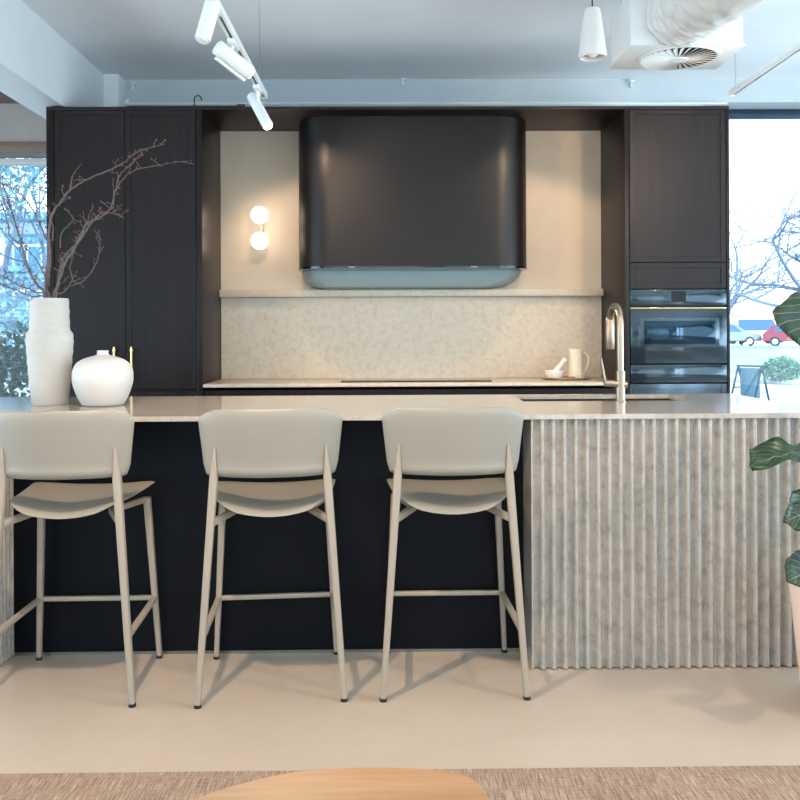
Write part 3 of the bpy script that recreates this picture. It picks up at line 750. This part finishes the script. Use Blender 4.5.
def leaf(base, tip, width, nrm, curl=.05, wav=.012, seed=0):
    base, tip = Vector(base), Vector(tip); ax = (tip-base); L = ax.length; ax.normalize()
    n_ = Vector(nrm); n_ = (n_-ax*n_.dot(ax)).normalized(); sd = ax.cross(n_)
    b = B(); bm = b.bm; uvl = bm.loops.layers.uv.new('UVMap'); NU, NV = 10, 16; g = []; rn = random.Random(seed); ph = rn.uniform(0, 6)
    pf = [(0, .03), (.08, .34), (.2, .60), (.38, .62), (.55, .82), (.74, 1.0), (.88, .84), (.96, .50), (1, .08)]
    def wd_(t):
        for (a, wa), (c, wc) in zip(pf, pf[1:]):
            if t <= c: k = (t-a)/(c-a); k = k*k*(3-2*k); return wa+(wc-wa)*k
        return .08
    for j in range(NV+1):
        t = j/NV; row = []
        for i in range(NU+1):
            u = i/NU*2-1
            h = -curl*(t**2)*L*1.2 + .30*abs(u)**1.5*wd_(t)*width*.5 + wav*sin(t*13+ph+u*1.5)*abs(u)**2 + .004*sin(t*30)*(1-abs(u))
            row.append(bm.verts.new(base+ax*(L*t*(1-.04*u*u))+sd*(u*wd_(t)*width/2)+n_*h))
        g.append(row)
    for j in range(NV):
        for i in range(NU):
            f = bm.faces.new((g[j][i], g[j][i+1], g[j+1][i+1], g[j+1][i]))
            for lp, (a, c) in zip(f.loops, ((i, j), (i+1, j), (i+1, j+1), (i, j+1))): lp[uvl].uv = (a/NU, c/NV)
    o = b.make('leaf', 'leaf', fg, ang=80)
    md = o.modifiers.new('thickness', 'SOLIDIFY'); md.thickness = .0015
    o2 = B().tube([base+(trunk_at(base.z-.02)-base)*1.0, base.lerp(trunk_at(base.z), .3)+Vector((0, 0, .004)), base+ax*.01], .003, 7).make('leaf_stalk', 'trunk', fg)
def trunk_at(z):
    z = max(zr, min(1.6, z))
    for a, c_ in zip(trk, trk[1:]):
        if z <= c_.z: return a.lerp(c_, (z-a.z)/(c_.z-a.z))
    return trk[-1].copy()
yl = 2.72
# leaves the photo shows, tip towards the island
leaf(P(842, 270, yl), P(812, 356, yl-.04), .31, (-.25, -1, .1), .03, .008, 1)
leaf(P(825, 448, yl), P(751, 456, yl-.08), .145, (0, -.35, 1), .10, .016, 2)
leaf(P(832, 482, yl+.05), P(792, 519, yl-.02), .12, (-.2, -1, .2), .05, .01, 3)
leaf(P(824, 505, yl-.05), P(787, 520, yl-.12), .09, (.1, -.9, .5), .1, .014, 4)
leaf(P(835, 560, yl-.05), P(793, 578, yl-.14), .13, (-.3, -1, .4), .12, .012, 5)
rn = random.Random(5)
k = 0; ang = 0.3
while k < 20:
    ang += 2.4; z = .72+.045*k; d = Vector((cos(ang), sin(ang), 0))
    if d.x < .15: ang += 1.0; d = Vector((cos(ang), sin(ang), 0))
    if d.x < .1: k += 1; continue
    c0 = trunk_at(z); base = c0+d*.07+Vector((0, 0, .02)); Lf = rn.uniform(.2, .28)
    tip = base+(d*.85+Vector((0, 0, rn.uniform(-.3, .5)))).normalized()*Lf
    leaf(base, tip, Lf*.6, Vector((0, 0, 1))-d*.3, .08, .012, 20+k); k += 1

# ------------------------------------------------------------------ ceiling services
ZTR = 2.50
def track(x, y0, y1, label, wires):
    t_ = thing('ceiling_track', (x, y1, ZTR), label, 'lighting track')
    b = B(); b.box(x-.018, x-.006, y0, y1, ZTR, ZTR+.032, .001); b.box(x+.006, x+.018, y0, y1, ZTR, ZTR+.032, .001); b.box(x-.017, x+.017, y0, y1, ZTR+.022, ZTR+.033, .001)
    b.box(x-.018, x+.018, y1, y1+.008, ZTR-.001, ZTR+.034, .001)
    b.make('track_rail', 'white', t_)
    B().box(x-.0058, x+.0058, y0+.002, y1-.002, ZTR+.008, ZTR+.021).make('conductor_channel', 'darkslot', t_)
    for wy in wires: B().tube([(x, wy, ZTR+.03), (x, wy, CH-.001)], .0012, 6).make('suspension_wire', 'steel', t_)
track(-.683, 1.2, 4.86, 'white suspended lighting track with three spotlights at upper left', (4.7, 3.6, 2.2))
track(1.885, 1.2, 4.82, 'white suspended lighting track without lamps at upper right', (4.78, 3.2))
def spot(p0, p1, r, label, lit, mount, e=60):
    p0, p1 = Vector(p0), Vector(p1); d = (p1-p0).normalized()
    s_ = thing('track_spotlight', mount, label, 'spotlight', 'spotlights on the left track')
    b = B(); b.tube([p0, p0+d*.003, p1-d*.004, p1], [r*.93, r, r, r*.95], 28); b.make('lamp_body', 'white', s_)
    b = B(); b.tube([p1+d*.0005, p1+d*.006], r*.72, 24); b.make('lens', 'lens' if lit else 'lensoff', s_)
    m_ = p0.lerp(p1, .42); mt = Vector(mount)
    b = B(); b.box(mt.x-.017, mt.x+.017, mt.y-.06, mt.y+.06, mt.z-.022, mt.z-.001, .002); b.make('adapter', 'white', s_)
    u = Vector((1, 0, 0)) if abs(d.x) < .7 else Vector((0, 1, 0))
    B().tube([mt-Vector((0, 0, .02)), Vector((m_.x, m_.y, mt.z-.035)).lerp(mt, .4), m_+Vector((0, 0, r*.5))], .009, 12).make('bracket', 'white', s_)
    perp = d.cross(Vector((0, 1, 0))).normalized(); perp = perp if perp.z < 0 else -perp
    b = B(); d_ok = lit and r > .03
    if d_ok: b.bar(p0.lerp(p1, .12)+perp*(r+.008), p0.lerp(p1, .97)+perp*(r+.008), .03, .012, side=(0, 1, 0)); 
    if d_ok: b.make('driver_housing', 'white', s_)
    if lit:
        ld = bpy.data.lights.new('spotlight_light', 'SPOT'); ld.energy = e; ld.color = (1, .76, .52); ld.spot_size = radians(95); ld.spot_blend = .35; ld.shadow_soft_size = .03
        lo = bpy.data.objects.new('spotlight_light', ld); C.objects.link(lo); lo.parent = s_; lo.location = p1+d*.012-s_.location
        lo.rotation_mode = 'QUATERNION'; lo.rotation_quaternion = d.to_track_quat('-Z', 'Y'); lo['kind'] = 'helper'
    return s_
def TR(px, py):      # depth on the left track where the photo shows it
    d = ray(px, py); return HC and ((ZTR-HC)/d.z)*d.y
ya = TR(216, 4)
spot(P(213, 3, ya), P(202.5, 40, ya-.03), .031, 'white track spotlight nearest the camera, aimed straight down', False, (-.683, ya+.02, ZTR))
yb_ = TR(236, 42)
spot(P(217, 47, yb_-.06), P(250, 73, yb_+.05), .034, 'white track spotlight in the middle of the left track, tilted right', True, (-.683, yb_, ZTR), 60)
yc_ = TR(262, 90)
spot(P(252, 96, yc_+.02), P(268, 126, yc_-.09), .029, 'white lit track spotlight at the far end of the left track', True, (-.683, yc_-.06, ZTR), 90)

# pendant lamp
pY = 3.75; pz0 = Z(592, 58, pY); pz1 = Z(592, 9, pY); pxx = X(592.5, pY, 40)
pd = thing('pendant_lamp', (pxx, pY, pz0), 'small pale conical pendant lamp hanging at upper right', 'pendant lamp')
B().lathe([(.030, pz1-pz0), (.034, pz1-pz0-.006), (.060, .01), (.060, .0), (.052, 0), (.050, .012), (.028, pz1-pz0-.01), (0, pz1-pz0-.008), (0, pz1-pz0), (.030, pz1-pz0)], (pxx, pY, pz0), 40).make('lamp_shade', 'pendant', pd)
B().ball((pxx, pY, pz0+.03), .028, 3).make('bulb', 'lensoff', pd)
B().tube([(pxx, pY, pz1-.005), (pxx, pY, CH-.002)], .003, 8).make('cord', 'rubber', pd)

# air diffuser box with fabric duct
bz = 2.60; c0 = G(611, 69, bz); c1 = G(704, 70, bz); yn = G(626, 46, bz).y
ax0, ax1, ay0, ay1 = c0.x, c0.x+.55, yn, c0.y; at_ = bz+.27
ac = thing('air_diffuser_box', ((ax0+ax1)/2, (ay0+ay1)/2, bz), 'white square ventilation box with round swirl diffuser under the ceiling', 'ventilation box')
b = B(); b.box(ax0, ax1, ay0, ay1, bz+.004, at_, .004); b.make('plenum', 'diffwhite', ac)
mxc, myc = (ax0+ax1)/2+.02, (ay0+ay1)/2; b = B(); b.box(ax0-.01, ax1+.01, ay0-.01, ay1+.01, bz, bz+.0045, .001); b.make('face_plate', 'white', ac)
b = B(); b.lathe([(0, -.001), (.19, -.001), (.19, .0005), (0, .0005)], (mxc, myc, bz-.0005), 56); b.make('dark_core', 'darkslot', ac)
b = B()
for k in range(32):
    a = 2*pi*k/32; 
    q = [Vector((cos(a+o_)*rr_, sin(a+o_)*rr_, 0))+Vector((mxc, myc, bz-z_)) for rr_, o_, z_ in ((.045, -.10, .011), (.185, -.06, .011), (.185, .06, .0022), (.045, .10, .0022))]
    vs = [b.bm.verts.new(p) for p in q]+[b.bm.verts.new(p-Vector((0, 0, .0015))) for p in q]
    for f in ((0, 1, 2, 3), (7, 6, 5, 4), (0, 4, 5, 1), (1, 5, 6, 2), (2, 6, 7, 3), (3, 7, 4, 0)): b.bm.faces.new([vs[i] for i in f])
o = b.make('swirl_blades', 'white', ac, flat=True)
B().lathe([(0, -.016), (.045, -.014), (.05, -.002), (0, -.002)], (mxc, myc, bz), 32).make('hub', 'white', ac)
b = B(); b.lathe([(.185, -.006), (.197, -.006), (.199, -.001), (.185, -.001), (.185, -.006)], (mxc, myc, bz), 56); b.make('ring', 'white', ac)
# duct: leaves the near face and turns up towards the ceiling and the camera
dcx = P(686, 10, ay0-.1).x; du = B(); path = [Vector((dcx, ay0-.004, bz+.15)), Vector((dcx, ay0-.08, bz+.15)), Vector((dcx+.02, ay0-.2, bz+.15)), Vector((dcx+.06, ay0-.42, bz+.145)), Vector((dcx+.14, ay0-.9, bz+.14)), Vector((dcx+.3, ay0-1.6, bz+.14))]
path = crs(path, 14); N = len(path); n = 64; rings = []
for i, p in enumerate(path):
    d = (path[min(i+1, N-1)]-path[max(i-1, 0)]).normalized(); u = d.cross(Vector((0, 0, 1))).normalized(); w_ = u.cross(d)
    row = []
    for k in range(n):
        a = 2*pi*k/n; dd = u*cos(a)+w_*sin(a); base_r = .11 if i < 3 else min(.165, .11+.014*(i-2))
        fo = noise.noise(Vector((cos(a)*2.2, sin(a)*2.2, i*.55)))*.013+noise.noise(Vector((cos(a)*6, sin(a)*6, i*.9+9)))*.007
        row.append(du.bm.verts.new(p+dd*(base_r+fo*min(1, i/3))))
    rings.append(row)
for a, c_ in zip(rings, rings[1:]):
    for k in range(n): du.bm.faces.new((a[k], a[(k+1) % n], c_[(k+1) % n], c_[k]))
du.bm.faces.new(rings[0][::-1]); du.bm.faces.new(rings[-1])
tag(du.make('flexible_duct', 'duct', ang=60), 'crumpled white flexible air duct joined to the ventilation box', 'duct')

# conduit, cable and hook on top of the cabinets
cy_ = YU-.011
cz = Z(300, 103.6, cy_)
cdt = tag(B().tube([(X(124, cy_), cy_, cz), (X(728, cy_), cy_, cz)], .010, 12).make('white_conduit', 'white'), 'thin white conduit running along above the dark cabinets', 'conduit')
for px in (124, 0):
    if px: b = B(); b.tube([P(122, 106, cy_), P(125, 103, cy_), P(129, 99, cy_)], .014, 12)
b.make('elbow', 'white', cdt)
ccy = 5.385
cb = B(); cb.tube([(X(q_, ccy), ccy, ZT+.006) for q_ in (128, 160, 200, 246)], .005, 8)
cb.box(X(238, ccy), X(246, ccy), ccy-.015, ccy+.015, ZT+.001, ZT+.018, .003)
tag(cb.make('black_cable', 'rubber'), 'black cable lying on top of the left tall cabinet', 'cable')
hk = [P(194.3, 106.6, 5.41), P(194.3, 99.5, 5.41)]+[P(197.9-3.6*cos(a), 99-3.4*sin(a), 5.41) for a in [pi*k/8*1.15 for k in range(9)]]
tag(B().tube(hk, .0042, 8).make('cable_hook', 'rubber'), 'small black curled hook standing above the left tall cabinet', 'hook')
for i, (px, py, lab) in enumerate(((133, 86, 'small white bracket on the upstand near the left beam'), (403, 82, 'small white bracket on the upstand above the range hood'), (631, 84, 'small white bracket on the upstand below the ventilation box'))):
    p = P(px, py, YU-.004); b = B(); b.box(p.x-.012, p.x+.022, YU-.035, YU-.0005, p.z+.008, p.z+.02, .003); b.box(p.x-.008, p.x+.006, YU-.02, YU-.0005, p.z-.03, p.z+.012, .003)
    tag(b.make('wall_bracket', 'white'), lab, 'bracket', 'brackets on the upstand')

# ------------------------------------------------------------------ outdoors
struct('ground', B().box(-60, 90, 6.64, 160, -.3, -.02), 'path')
struct('road', B().box(-60, 90, 24, 58, -.05, -.012), 'road')
struct('road_kerb', B().box(-60, 90, 53.2, 54.2, -.05, .14), 'bband')
struct('ground_front', B().box(-40, 60, -40, YB-.25, -.3, -.02), 'path')
def leafy(name, c, rad_, n, lf, mat, label, cat, core=True, group=None, seed=1):
    rn = random.Random(seed); t_ = thing(name, (c[0], c[1], c[2]-rad_[2]), label, cat, group); b = B()
    for k in range(n):
        d = Vector((rn.gauss(0, 1), rn.gauss(0, 1), rn.gauss(0, 1))).normalized()*(rn.uniform(.45, 1)**.5)
        lump = 1+.25*noise.noise(d*2.3+Vector((seed, 0, 0)))
        p = Vector((c[0]+d.x*rad_[0]*lump, c[1]+d.y*rad_[1]*lump, c[2]+d.z*rad_[2]*lump))
        if p.z < .01: continue
        a = Vector((rn.gauss(0, 1), rn.gauss(0, 1), rn.gauss(0, 1)+.3)).normalized(); s_ = a.cross(Vector((rn.gauss(0, 1), rn.gauss(0, 1), rn.gauss(0, 1)))).normalized(); nn = a.cross(s_)
        L = lf*rn.uniform(.7, 1.3); w_ = L*.26
        vs = [b.bm.verts.new(q) for q in (p, p+a*L*.5+s_*w_+nn*L*.06, p+a*L, p+a*L*.5-s_*w_+nn*L*.06)]
        b.bm.faces.new(vs)
    o = b.make('foliage', mat, t_, flat=True); o['kind'] = 'stuff'
    b = B(); rn2 = random.Random(seed+5)
    for k in range(7):
        e = Vector((c[0]+rn2.uniform(-.6, .6)*rad_[0], c[1]+rn2.uniform(-.5, .5)*rad_[1], c[2]+rn2.uniform(0, .8)*rad_[2])); s0 = Vector((c[0]+rn2.uniform(-.1, .1)*rad_[0], c[1], max(-.02, c[2]-rad_[2]*1.05)))
        b.tube([s0, s0.lerp(e, .5)+Vector((0, 0, .05)), e], [.012*rad_[0]*4, .008*rad_[0]*4, .003*rad_[0]*4], 6)
    b.make('branches', 'trunk', t_); return t_
leafy('garden_shrub', (-3.12, 7.6, .62), (.50, .35, .62), 2600, .085, 'shrubleaf', 'dark glossy shrub outside the left window behind the tall vase', 'shrub', seed=3)
leafy('garden_shrub', (-4.3, 8.3, .6), (.5, .4, .62), 1800, .085, 'shrubleaf', 'dark glossy shrub outside the left window at the picture edge', 'shrub', seed=4)
leafy('garden_bush', (8.75, 19.6, .28), (.40, .35, .30), 1500, .09, 'hedgeleaf', 'small rounded green bush outside the right window behind the sandwich board', 'bush', seed=8)
leafy('garden_bush', (9.35, 18.7, .22), (.24, .3, .26), 900, .09, 'hedgeleaf', 'lower bluish bush beside the rounded bush outside the right window', 'bush', seed=9)
kb = B(); p0, p1 = G(757, 380, 0), G(812, 388, 0); kb.bar((p0.x-1, p0.y+.3, .03), (p1.x+1.5, p1.y-.6, .03), .1, .30, side=(0, 0, 1)); struct('garden_kerb', kb, 'kerb')

# trees: recursive bare branches
def tree(base, H, label, seed, group=None, leaves=0, lean=(0, 0), depth=5, spread=.55, thick=.14):
    rn = random.Random(seed); t_ = thing('street_tree', base, label, 'tree', group); b = B(); tw = B(); lv_ = B()
    def grow(p, d, L, r, k):
        n_ = 4; pts = [p]; dd = d.copy()
        for i in range(n_):
            dd = (dd+Vector((rn.gauss(0, .12), rn.gauss(0, .12), rn.gauss(.02, .08)))).normalized(); pts.append(pts[-1]+dd*L/n_)
        (b if k < 3 else tw).tube(pts, [r*(1-.4*i/n_) for i in range(n_+1)], 6 if k < 3 else 4, caps=False)
        if k >= depth:
            for _ in range(leaves):
                q = pts[-1]+Vector((rn.gauss(0, .25), rn.gauss(0, .25), rn.gauss(0, .25))); a = Vector((rn.gauss(0, 1), rn.gauss(0, 1), rn.gauss(0, 1))).normalized()*.14; s_ = a.cross(Vector((0, .3, 1))).normalized()*.045
                lv_.bm.faces.new([lv_.bm.verts.new(z) for z in (q, q+a*.5+s_, q+a, q+a*.5-s_)])
            return
        for j in range(3 if k else 4):
            s_ = Vector((rn.gauss(0, 1), rn.gauss(0, 1), rn.gauss(.15, .6))).normalized(); nd = (dd*(1-spread)+s_*spread).normalized()
            grow(pts[-1] if j < 2 else pts[2+rn.randrange(2)], nd, L*rn.uniform(.62, .82), r*.56, k+1)
    grow(Vector(base), Vector((lean[0], lean[1], 1)).normalized(), H*.30, thick, 0)
    b.make('trunk', 'treebark', t_); o = tw.make('twigs', 'treebark', t_)
    if leaves: o = lv_.make('foliage', 'treeleaf', t_, flat=True); o['kind'] = 'stuff'
    return t_
tree((10.9, 22, 0), 7.5, 'bare street tree seen through the right window behind the oven cabinet', 21, depth=5, lean=(-.25, 0), thick=.10)
tree((16.8, 34, 0), 9, 'bare street tree further off through the right window by the fig leaf', 22, depth=5)
tree((27, 72, 0), 12, 'distant bare tree behind the parked cars', 23, depth=5, thick=.25)
tree((-9.6, 20, 0), 9.5, 'leafy street tree before the pale building outside the left window', 31, leaves=14, depth=5, lean=(.12, 0), thick=.12)

# pale building outside the left window
bd = thing('apartment_building', (-13, 26, 0), 'pale blue building with balconies seen through the left window', 'building')
B().box(-22, -7.0, 25, 33, 0, 4.32).make('facade', 'bwall', bd)
for z in (.4, 1.62, 2.86): B().box(-22, -7.0, 24.1, 25.0, z, z+.16).make('balcony_slab', 'bband', bd)
for z in (.56, 1.78, 3.02):
    for k in range(6):
        x0 = -19+k*2.05; B().box(x0, x0+1.35, 24.96, 25.04, z, z+.95).make('window', 'bglass', bd)
    b = B(); b.box(-22, -7.0, 24.12, 24.16, z+.52, z+.58)
    for k in range(40): b.box(-22+k*.38, -21.97+k*.38, 24.12, 24.16, z, z+.52)
    b.make('railing', 'bwall', bd)
B().box(-22.3, -6.7, 24.3, 33.3, 4.3, 4.5).make('roof_slab', 'bband', bd)

# parked cars
def car(x, y, rz, mat, label, kind='hatch', L=4.3, H=1.5):
    c_ = thing('parked_car', (0, 0, 0), label, 'car'); w_ = .88
    if kind == 'van': bp = [(-L/2, .35), (-L/2, 1.0), (-L/2+.1, H-.05), (-L/2+.3, H), (L/2-1.3, H), (L/2-.75, 1.15), (L/2-.1, .95), (L/2, .7), (L/2, .35)]; wp = [(-L/2+.35, 1.05), (-L/2+.42, H-.14), (L/2-1.36, H-.14), (L/2-.92, 1.1)]
    else: bp = [(-L/2, .35), (-L/2, .85), (-L/2+.25, 1.0), (-L/2+.65, H-.05), (-L/2+1.1, H), (L/2-1.9, H), (L/2-1.1, 1.0), (L/2-.25, .85), (L/2, .65), (L/2, .35)]; wp = [(-L/2+.6, 1.02), (-L/2+.95, H-.13), (L/2-1.92, H-.12), (L/2-1.35, 1.0)]
    b = B(); b.prism(bp, lambda u, v, w: Vector((u, w*(1-.16*max(0, (v-.9)/.6)), v)), -w_, w_)
    bmesh.ops.bevel(b.bm, geom=b.bm.edges[:], offset=.05, segments=2, affect='EDGES'); b.make('car_body', mat, c_)
    b = B(); b.prism(wp, lambda u, v, w: Vector((u, w*(1-.16*max(0, (v-.9)/.6)), v)), -w_-.006, w_+.006); b.make('side_windows', 'carglass', c_)
    b = B(); xf_ = wp[3][0]; b.prism([(xf_+.12, 1.04), (wp[2][0]+.14, H-.1), (wp[2][0]+.10, H-.1), (xf_+.05, 1.04)], lambda u, v, w: Vector((u+.1, w, v)), -.68, .68); b.make('windscreen', 'carglass', c_)
    for sx_ in (-L/2+.8, L/2-.85):
        for sy_ in (-1, 1):
            yy = sy_*(w_-.1); wh = B().tube([(sx_, yy-.12, .33), (sx_, yy+.12, .33)], .33, 24).make('wheel', 'tyre', c_)
            B().tube([(sx_, yy+sy_*.121, .33), (sx_, yy+sy_*.13, .33)], .2, 20).make('rim', 'rim', wh)
    for sy_ in (-.6, .6): B().ball((L/2-.06, sy_, .72), .1, 2, (.6, 1.4, .8)).make('headlight', 'bollard', c_)
    B().box(-L/2-.01, -L/2+.03, -.8, .8, .42, .55, .01).make('bumper', 'tyre', c_)
    c_.location = (x, y, -.012); c_.rotation_euler = (0, 0, radians(rz)); return c_
car(24.2, 63, -8, 'silver', 'silver hatchback parked outside the right window beside the oven cabinet', H=1.62)
car(27.9, 60.5, -28, 'red', 'red hatchback parked outside the right window under the fig leaf', L=4.0)
car(29.6, 71, 10, 'vanwhite', 'white van parked behind the red car', 'van', 4.8, 2.1)
car(23.4, 74, 5, 'navy', 'dark blue van parked behind the silver car', 'van', 4.9, 2.3)
car(32.5, 61.5, -20, 'navy', 'dark blue hatchback parked at the right edge beyond the fig leaf')
for px, lab in ((745.5, 'white ball bollard before the silver car'), (764, 'white ball bollard between the silver and red cars'), (782, 'white ball bollard before the red car')):
    p = P(px, 345, 56); b = B(); b.ball((p.x, 56, .16), .17, 3); b.box(p.x-.1, p.x+.1, 55.9, 56.1, -.012, .05, .01)
    tag(b.make('ball_bollard', 'bollard'), lab, 'bollard', 'white ball bollards')
# sandwich board
sp = thing('sandwich_board', (0, 0, 0), 'grey metal framed sandwich board on the pavement outside the right window', 'sign')
sg_ = P(750, 366, 13); zt2 = sg_.z
for k, sgn in ((0, -1), (1, 1)):
    B().bar((sgn*.18, .0, zt2), (sgn*.18, -.34, -.02), .03, .02).make('leg', 'signmetal', sp); B().bar((sgn*.18, .0, zt2), (sgn*.18, .30, -.02), .03, .02).make('leg', 'signmetal', sp)
B().bar((-.20, 0, zt2), (.20, 0, zt2), .025, .025, side=(0, 0, 1)).make('top_bar', 'signmetal', sp)
b = B(); b.bar((0, 0, zt2-.03), (0, 0, .10), .30, .012); b.make('board', 'signboard', sp)
b = B(); b.bar((-.18, -.14, .35), (-.18, .14, .35), .02, .02, side=(0, 0, 1)); b.make('stay', 'signmetal', sp)
sp.location = (sg_.x, 13, 0); sp.rotation_euler = (0, 0, radians(-48))

# ------------------------------------------------------------------ light
w = bpy.data.worlds.new('sky'); scene.world = w; w.use_nodes = True; nt = w.node_tree
bg = nt.nodes['Background']
tc = nt.nodes.new('ShaderNodeTexCoord'); sp_ = nt.nodes.new('ShaderNodeSeparateXYZ'); rp = nt.nodes.new('ShaderNodeValToRGB')
nt.links.new(tc.outputs['Generated'], sp_.inputs[0]); nt.links.new(sp_.outputs[2], rp.inputs[0])
rp.color_ramp.elements[0].position = 0; rp.color_ramp.elements[0].color = (.80, .91, 1, 1)
rp.color_ramp.elements[1].position = .6; rp.color_ramp.elements[1].color = (.50, .74, 1, 1)
nt.links.new(rp.outputs[0], bg.inputs['Color']); bg.inputs['Strength'].default_value = 3.4
def light(name, kind, loc, target, energy, color, **k):
    ld = bpy.data.lights.new(name, kind); ld.energy = energy; ld.color = color
    for a, v in k.items(): setattr(ld, a, v)
    lo = bpy.data.objects.new(name, ld); C.objects.link(lo); lo.location = loc
    lo.rotation_mode = 'QUATERNION'; lo.rotation_quaternion = (Vector(target)-Vector(loc)).to_track_quat('-Z', 'Y'); lo['kind'] = 'helper'; return lo
light('sun', 'SUN', (0, 0, 30), (-8, 24, 14.5), 8.0, (.93, .97, 1), angle=.02)
warm = (1, .75, .52)
# ceiling spotlights of the showroom, outside the frame
for i, (lc, tg, e, sz) in enumerate([((-.72, 1.95, 2.45), (.1, 3.3, .2), 185, 84), ((1.86, 1.9, 2.45), (.7, 3.2, .2), 95, 80), ((-2.4, 1.2, 2.6), (-1.1, 3.2, .4), 45, 60),
                                      ((-.62, 5.0, 2.5), (-.3, 5.95, .9), 34, 96), ((1.1, 4.9, 2.5), (.75, 5.95, .9), 34, 96), ((1.88, 3.3, 2.45), (1.5, 5.5, 2.05), 90, 44), ((.4, .2, 2.6), (0, 2.5, 0), 60, 84)]):
    light('track_spot_light', 'SPOT', lc, tg, e, warm, spot_size=radians(sz), spot_blend=.4, shadow_soft_size=.035)
day = (.64, .85, 1)
for x, wdt_ in ((-3.4, 2.3), (-.5, 2.3), (2.3, 2.3)):     # daylight entering by the street windows
    light('window_daylight', 'AREA', (x, YB+.06, 1.45), (x, -2.0, 3.9), 48, day, shape='RECTANGLE', size=wdt_, size_y=2.4)
light('window_daylight', 'AREA', (XL+.06, 2.1, 1.3), (-1.9, 2.4, 2.9), 240, day, shape='RECTANGLE', size=6.0, size_y=2.2)
for x, wdt_ in ((4.48, .16), (4.92, .36)): light('window_daylight', 'AREA', (x, YB+.06, 1.45), (x, 3, 1.45), 25, day, shape='RECTANGLE', size=wdt_, size_y=2.4)
light('window_daylight', 'AREA', (XR-.06, 1.2, 1.45), (3.3, 1.8, 2.5), 280, day, shape='RECTANGLE', size=9, size_y=2.2)
light('window_daylight', 'AREA', (XR-.06, 3.6, 1.2), (2.6, 3.6, 3.1), 170, day, shape='RECTANGLE', size=4.4, size_y=1.6)

scene.view_settings.view_transform = 'Standard'; scene.view_settings.look = 'None'; scene.view_settings.gamma = 1
scene.view_settings.use_curve_mapping = False; scene.view_settings.exposure = -0.25
cy = scene.cycles
cy.use_denoising = True; cy.max_bounces = 10; cy.diffuse_bounces = 5; cy.glossy_bounces = 4; cy.transparent_max_bounces = 12; cy.sample_clamp_indirect = 8
cy.caustics_reflective = False; cy.caustics_refractive = False
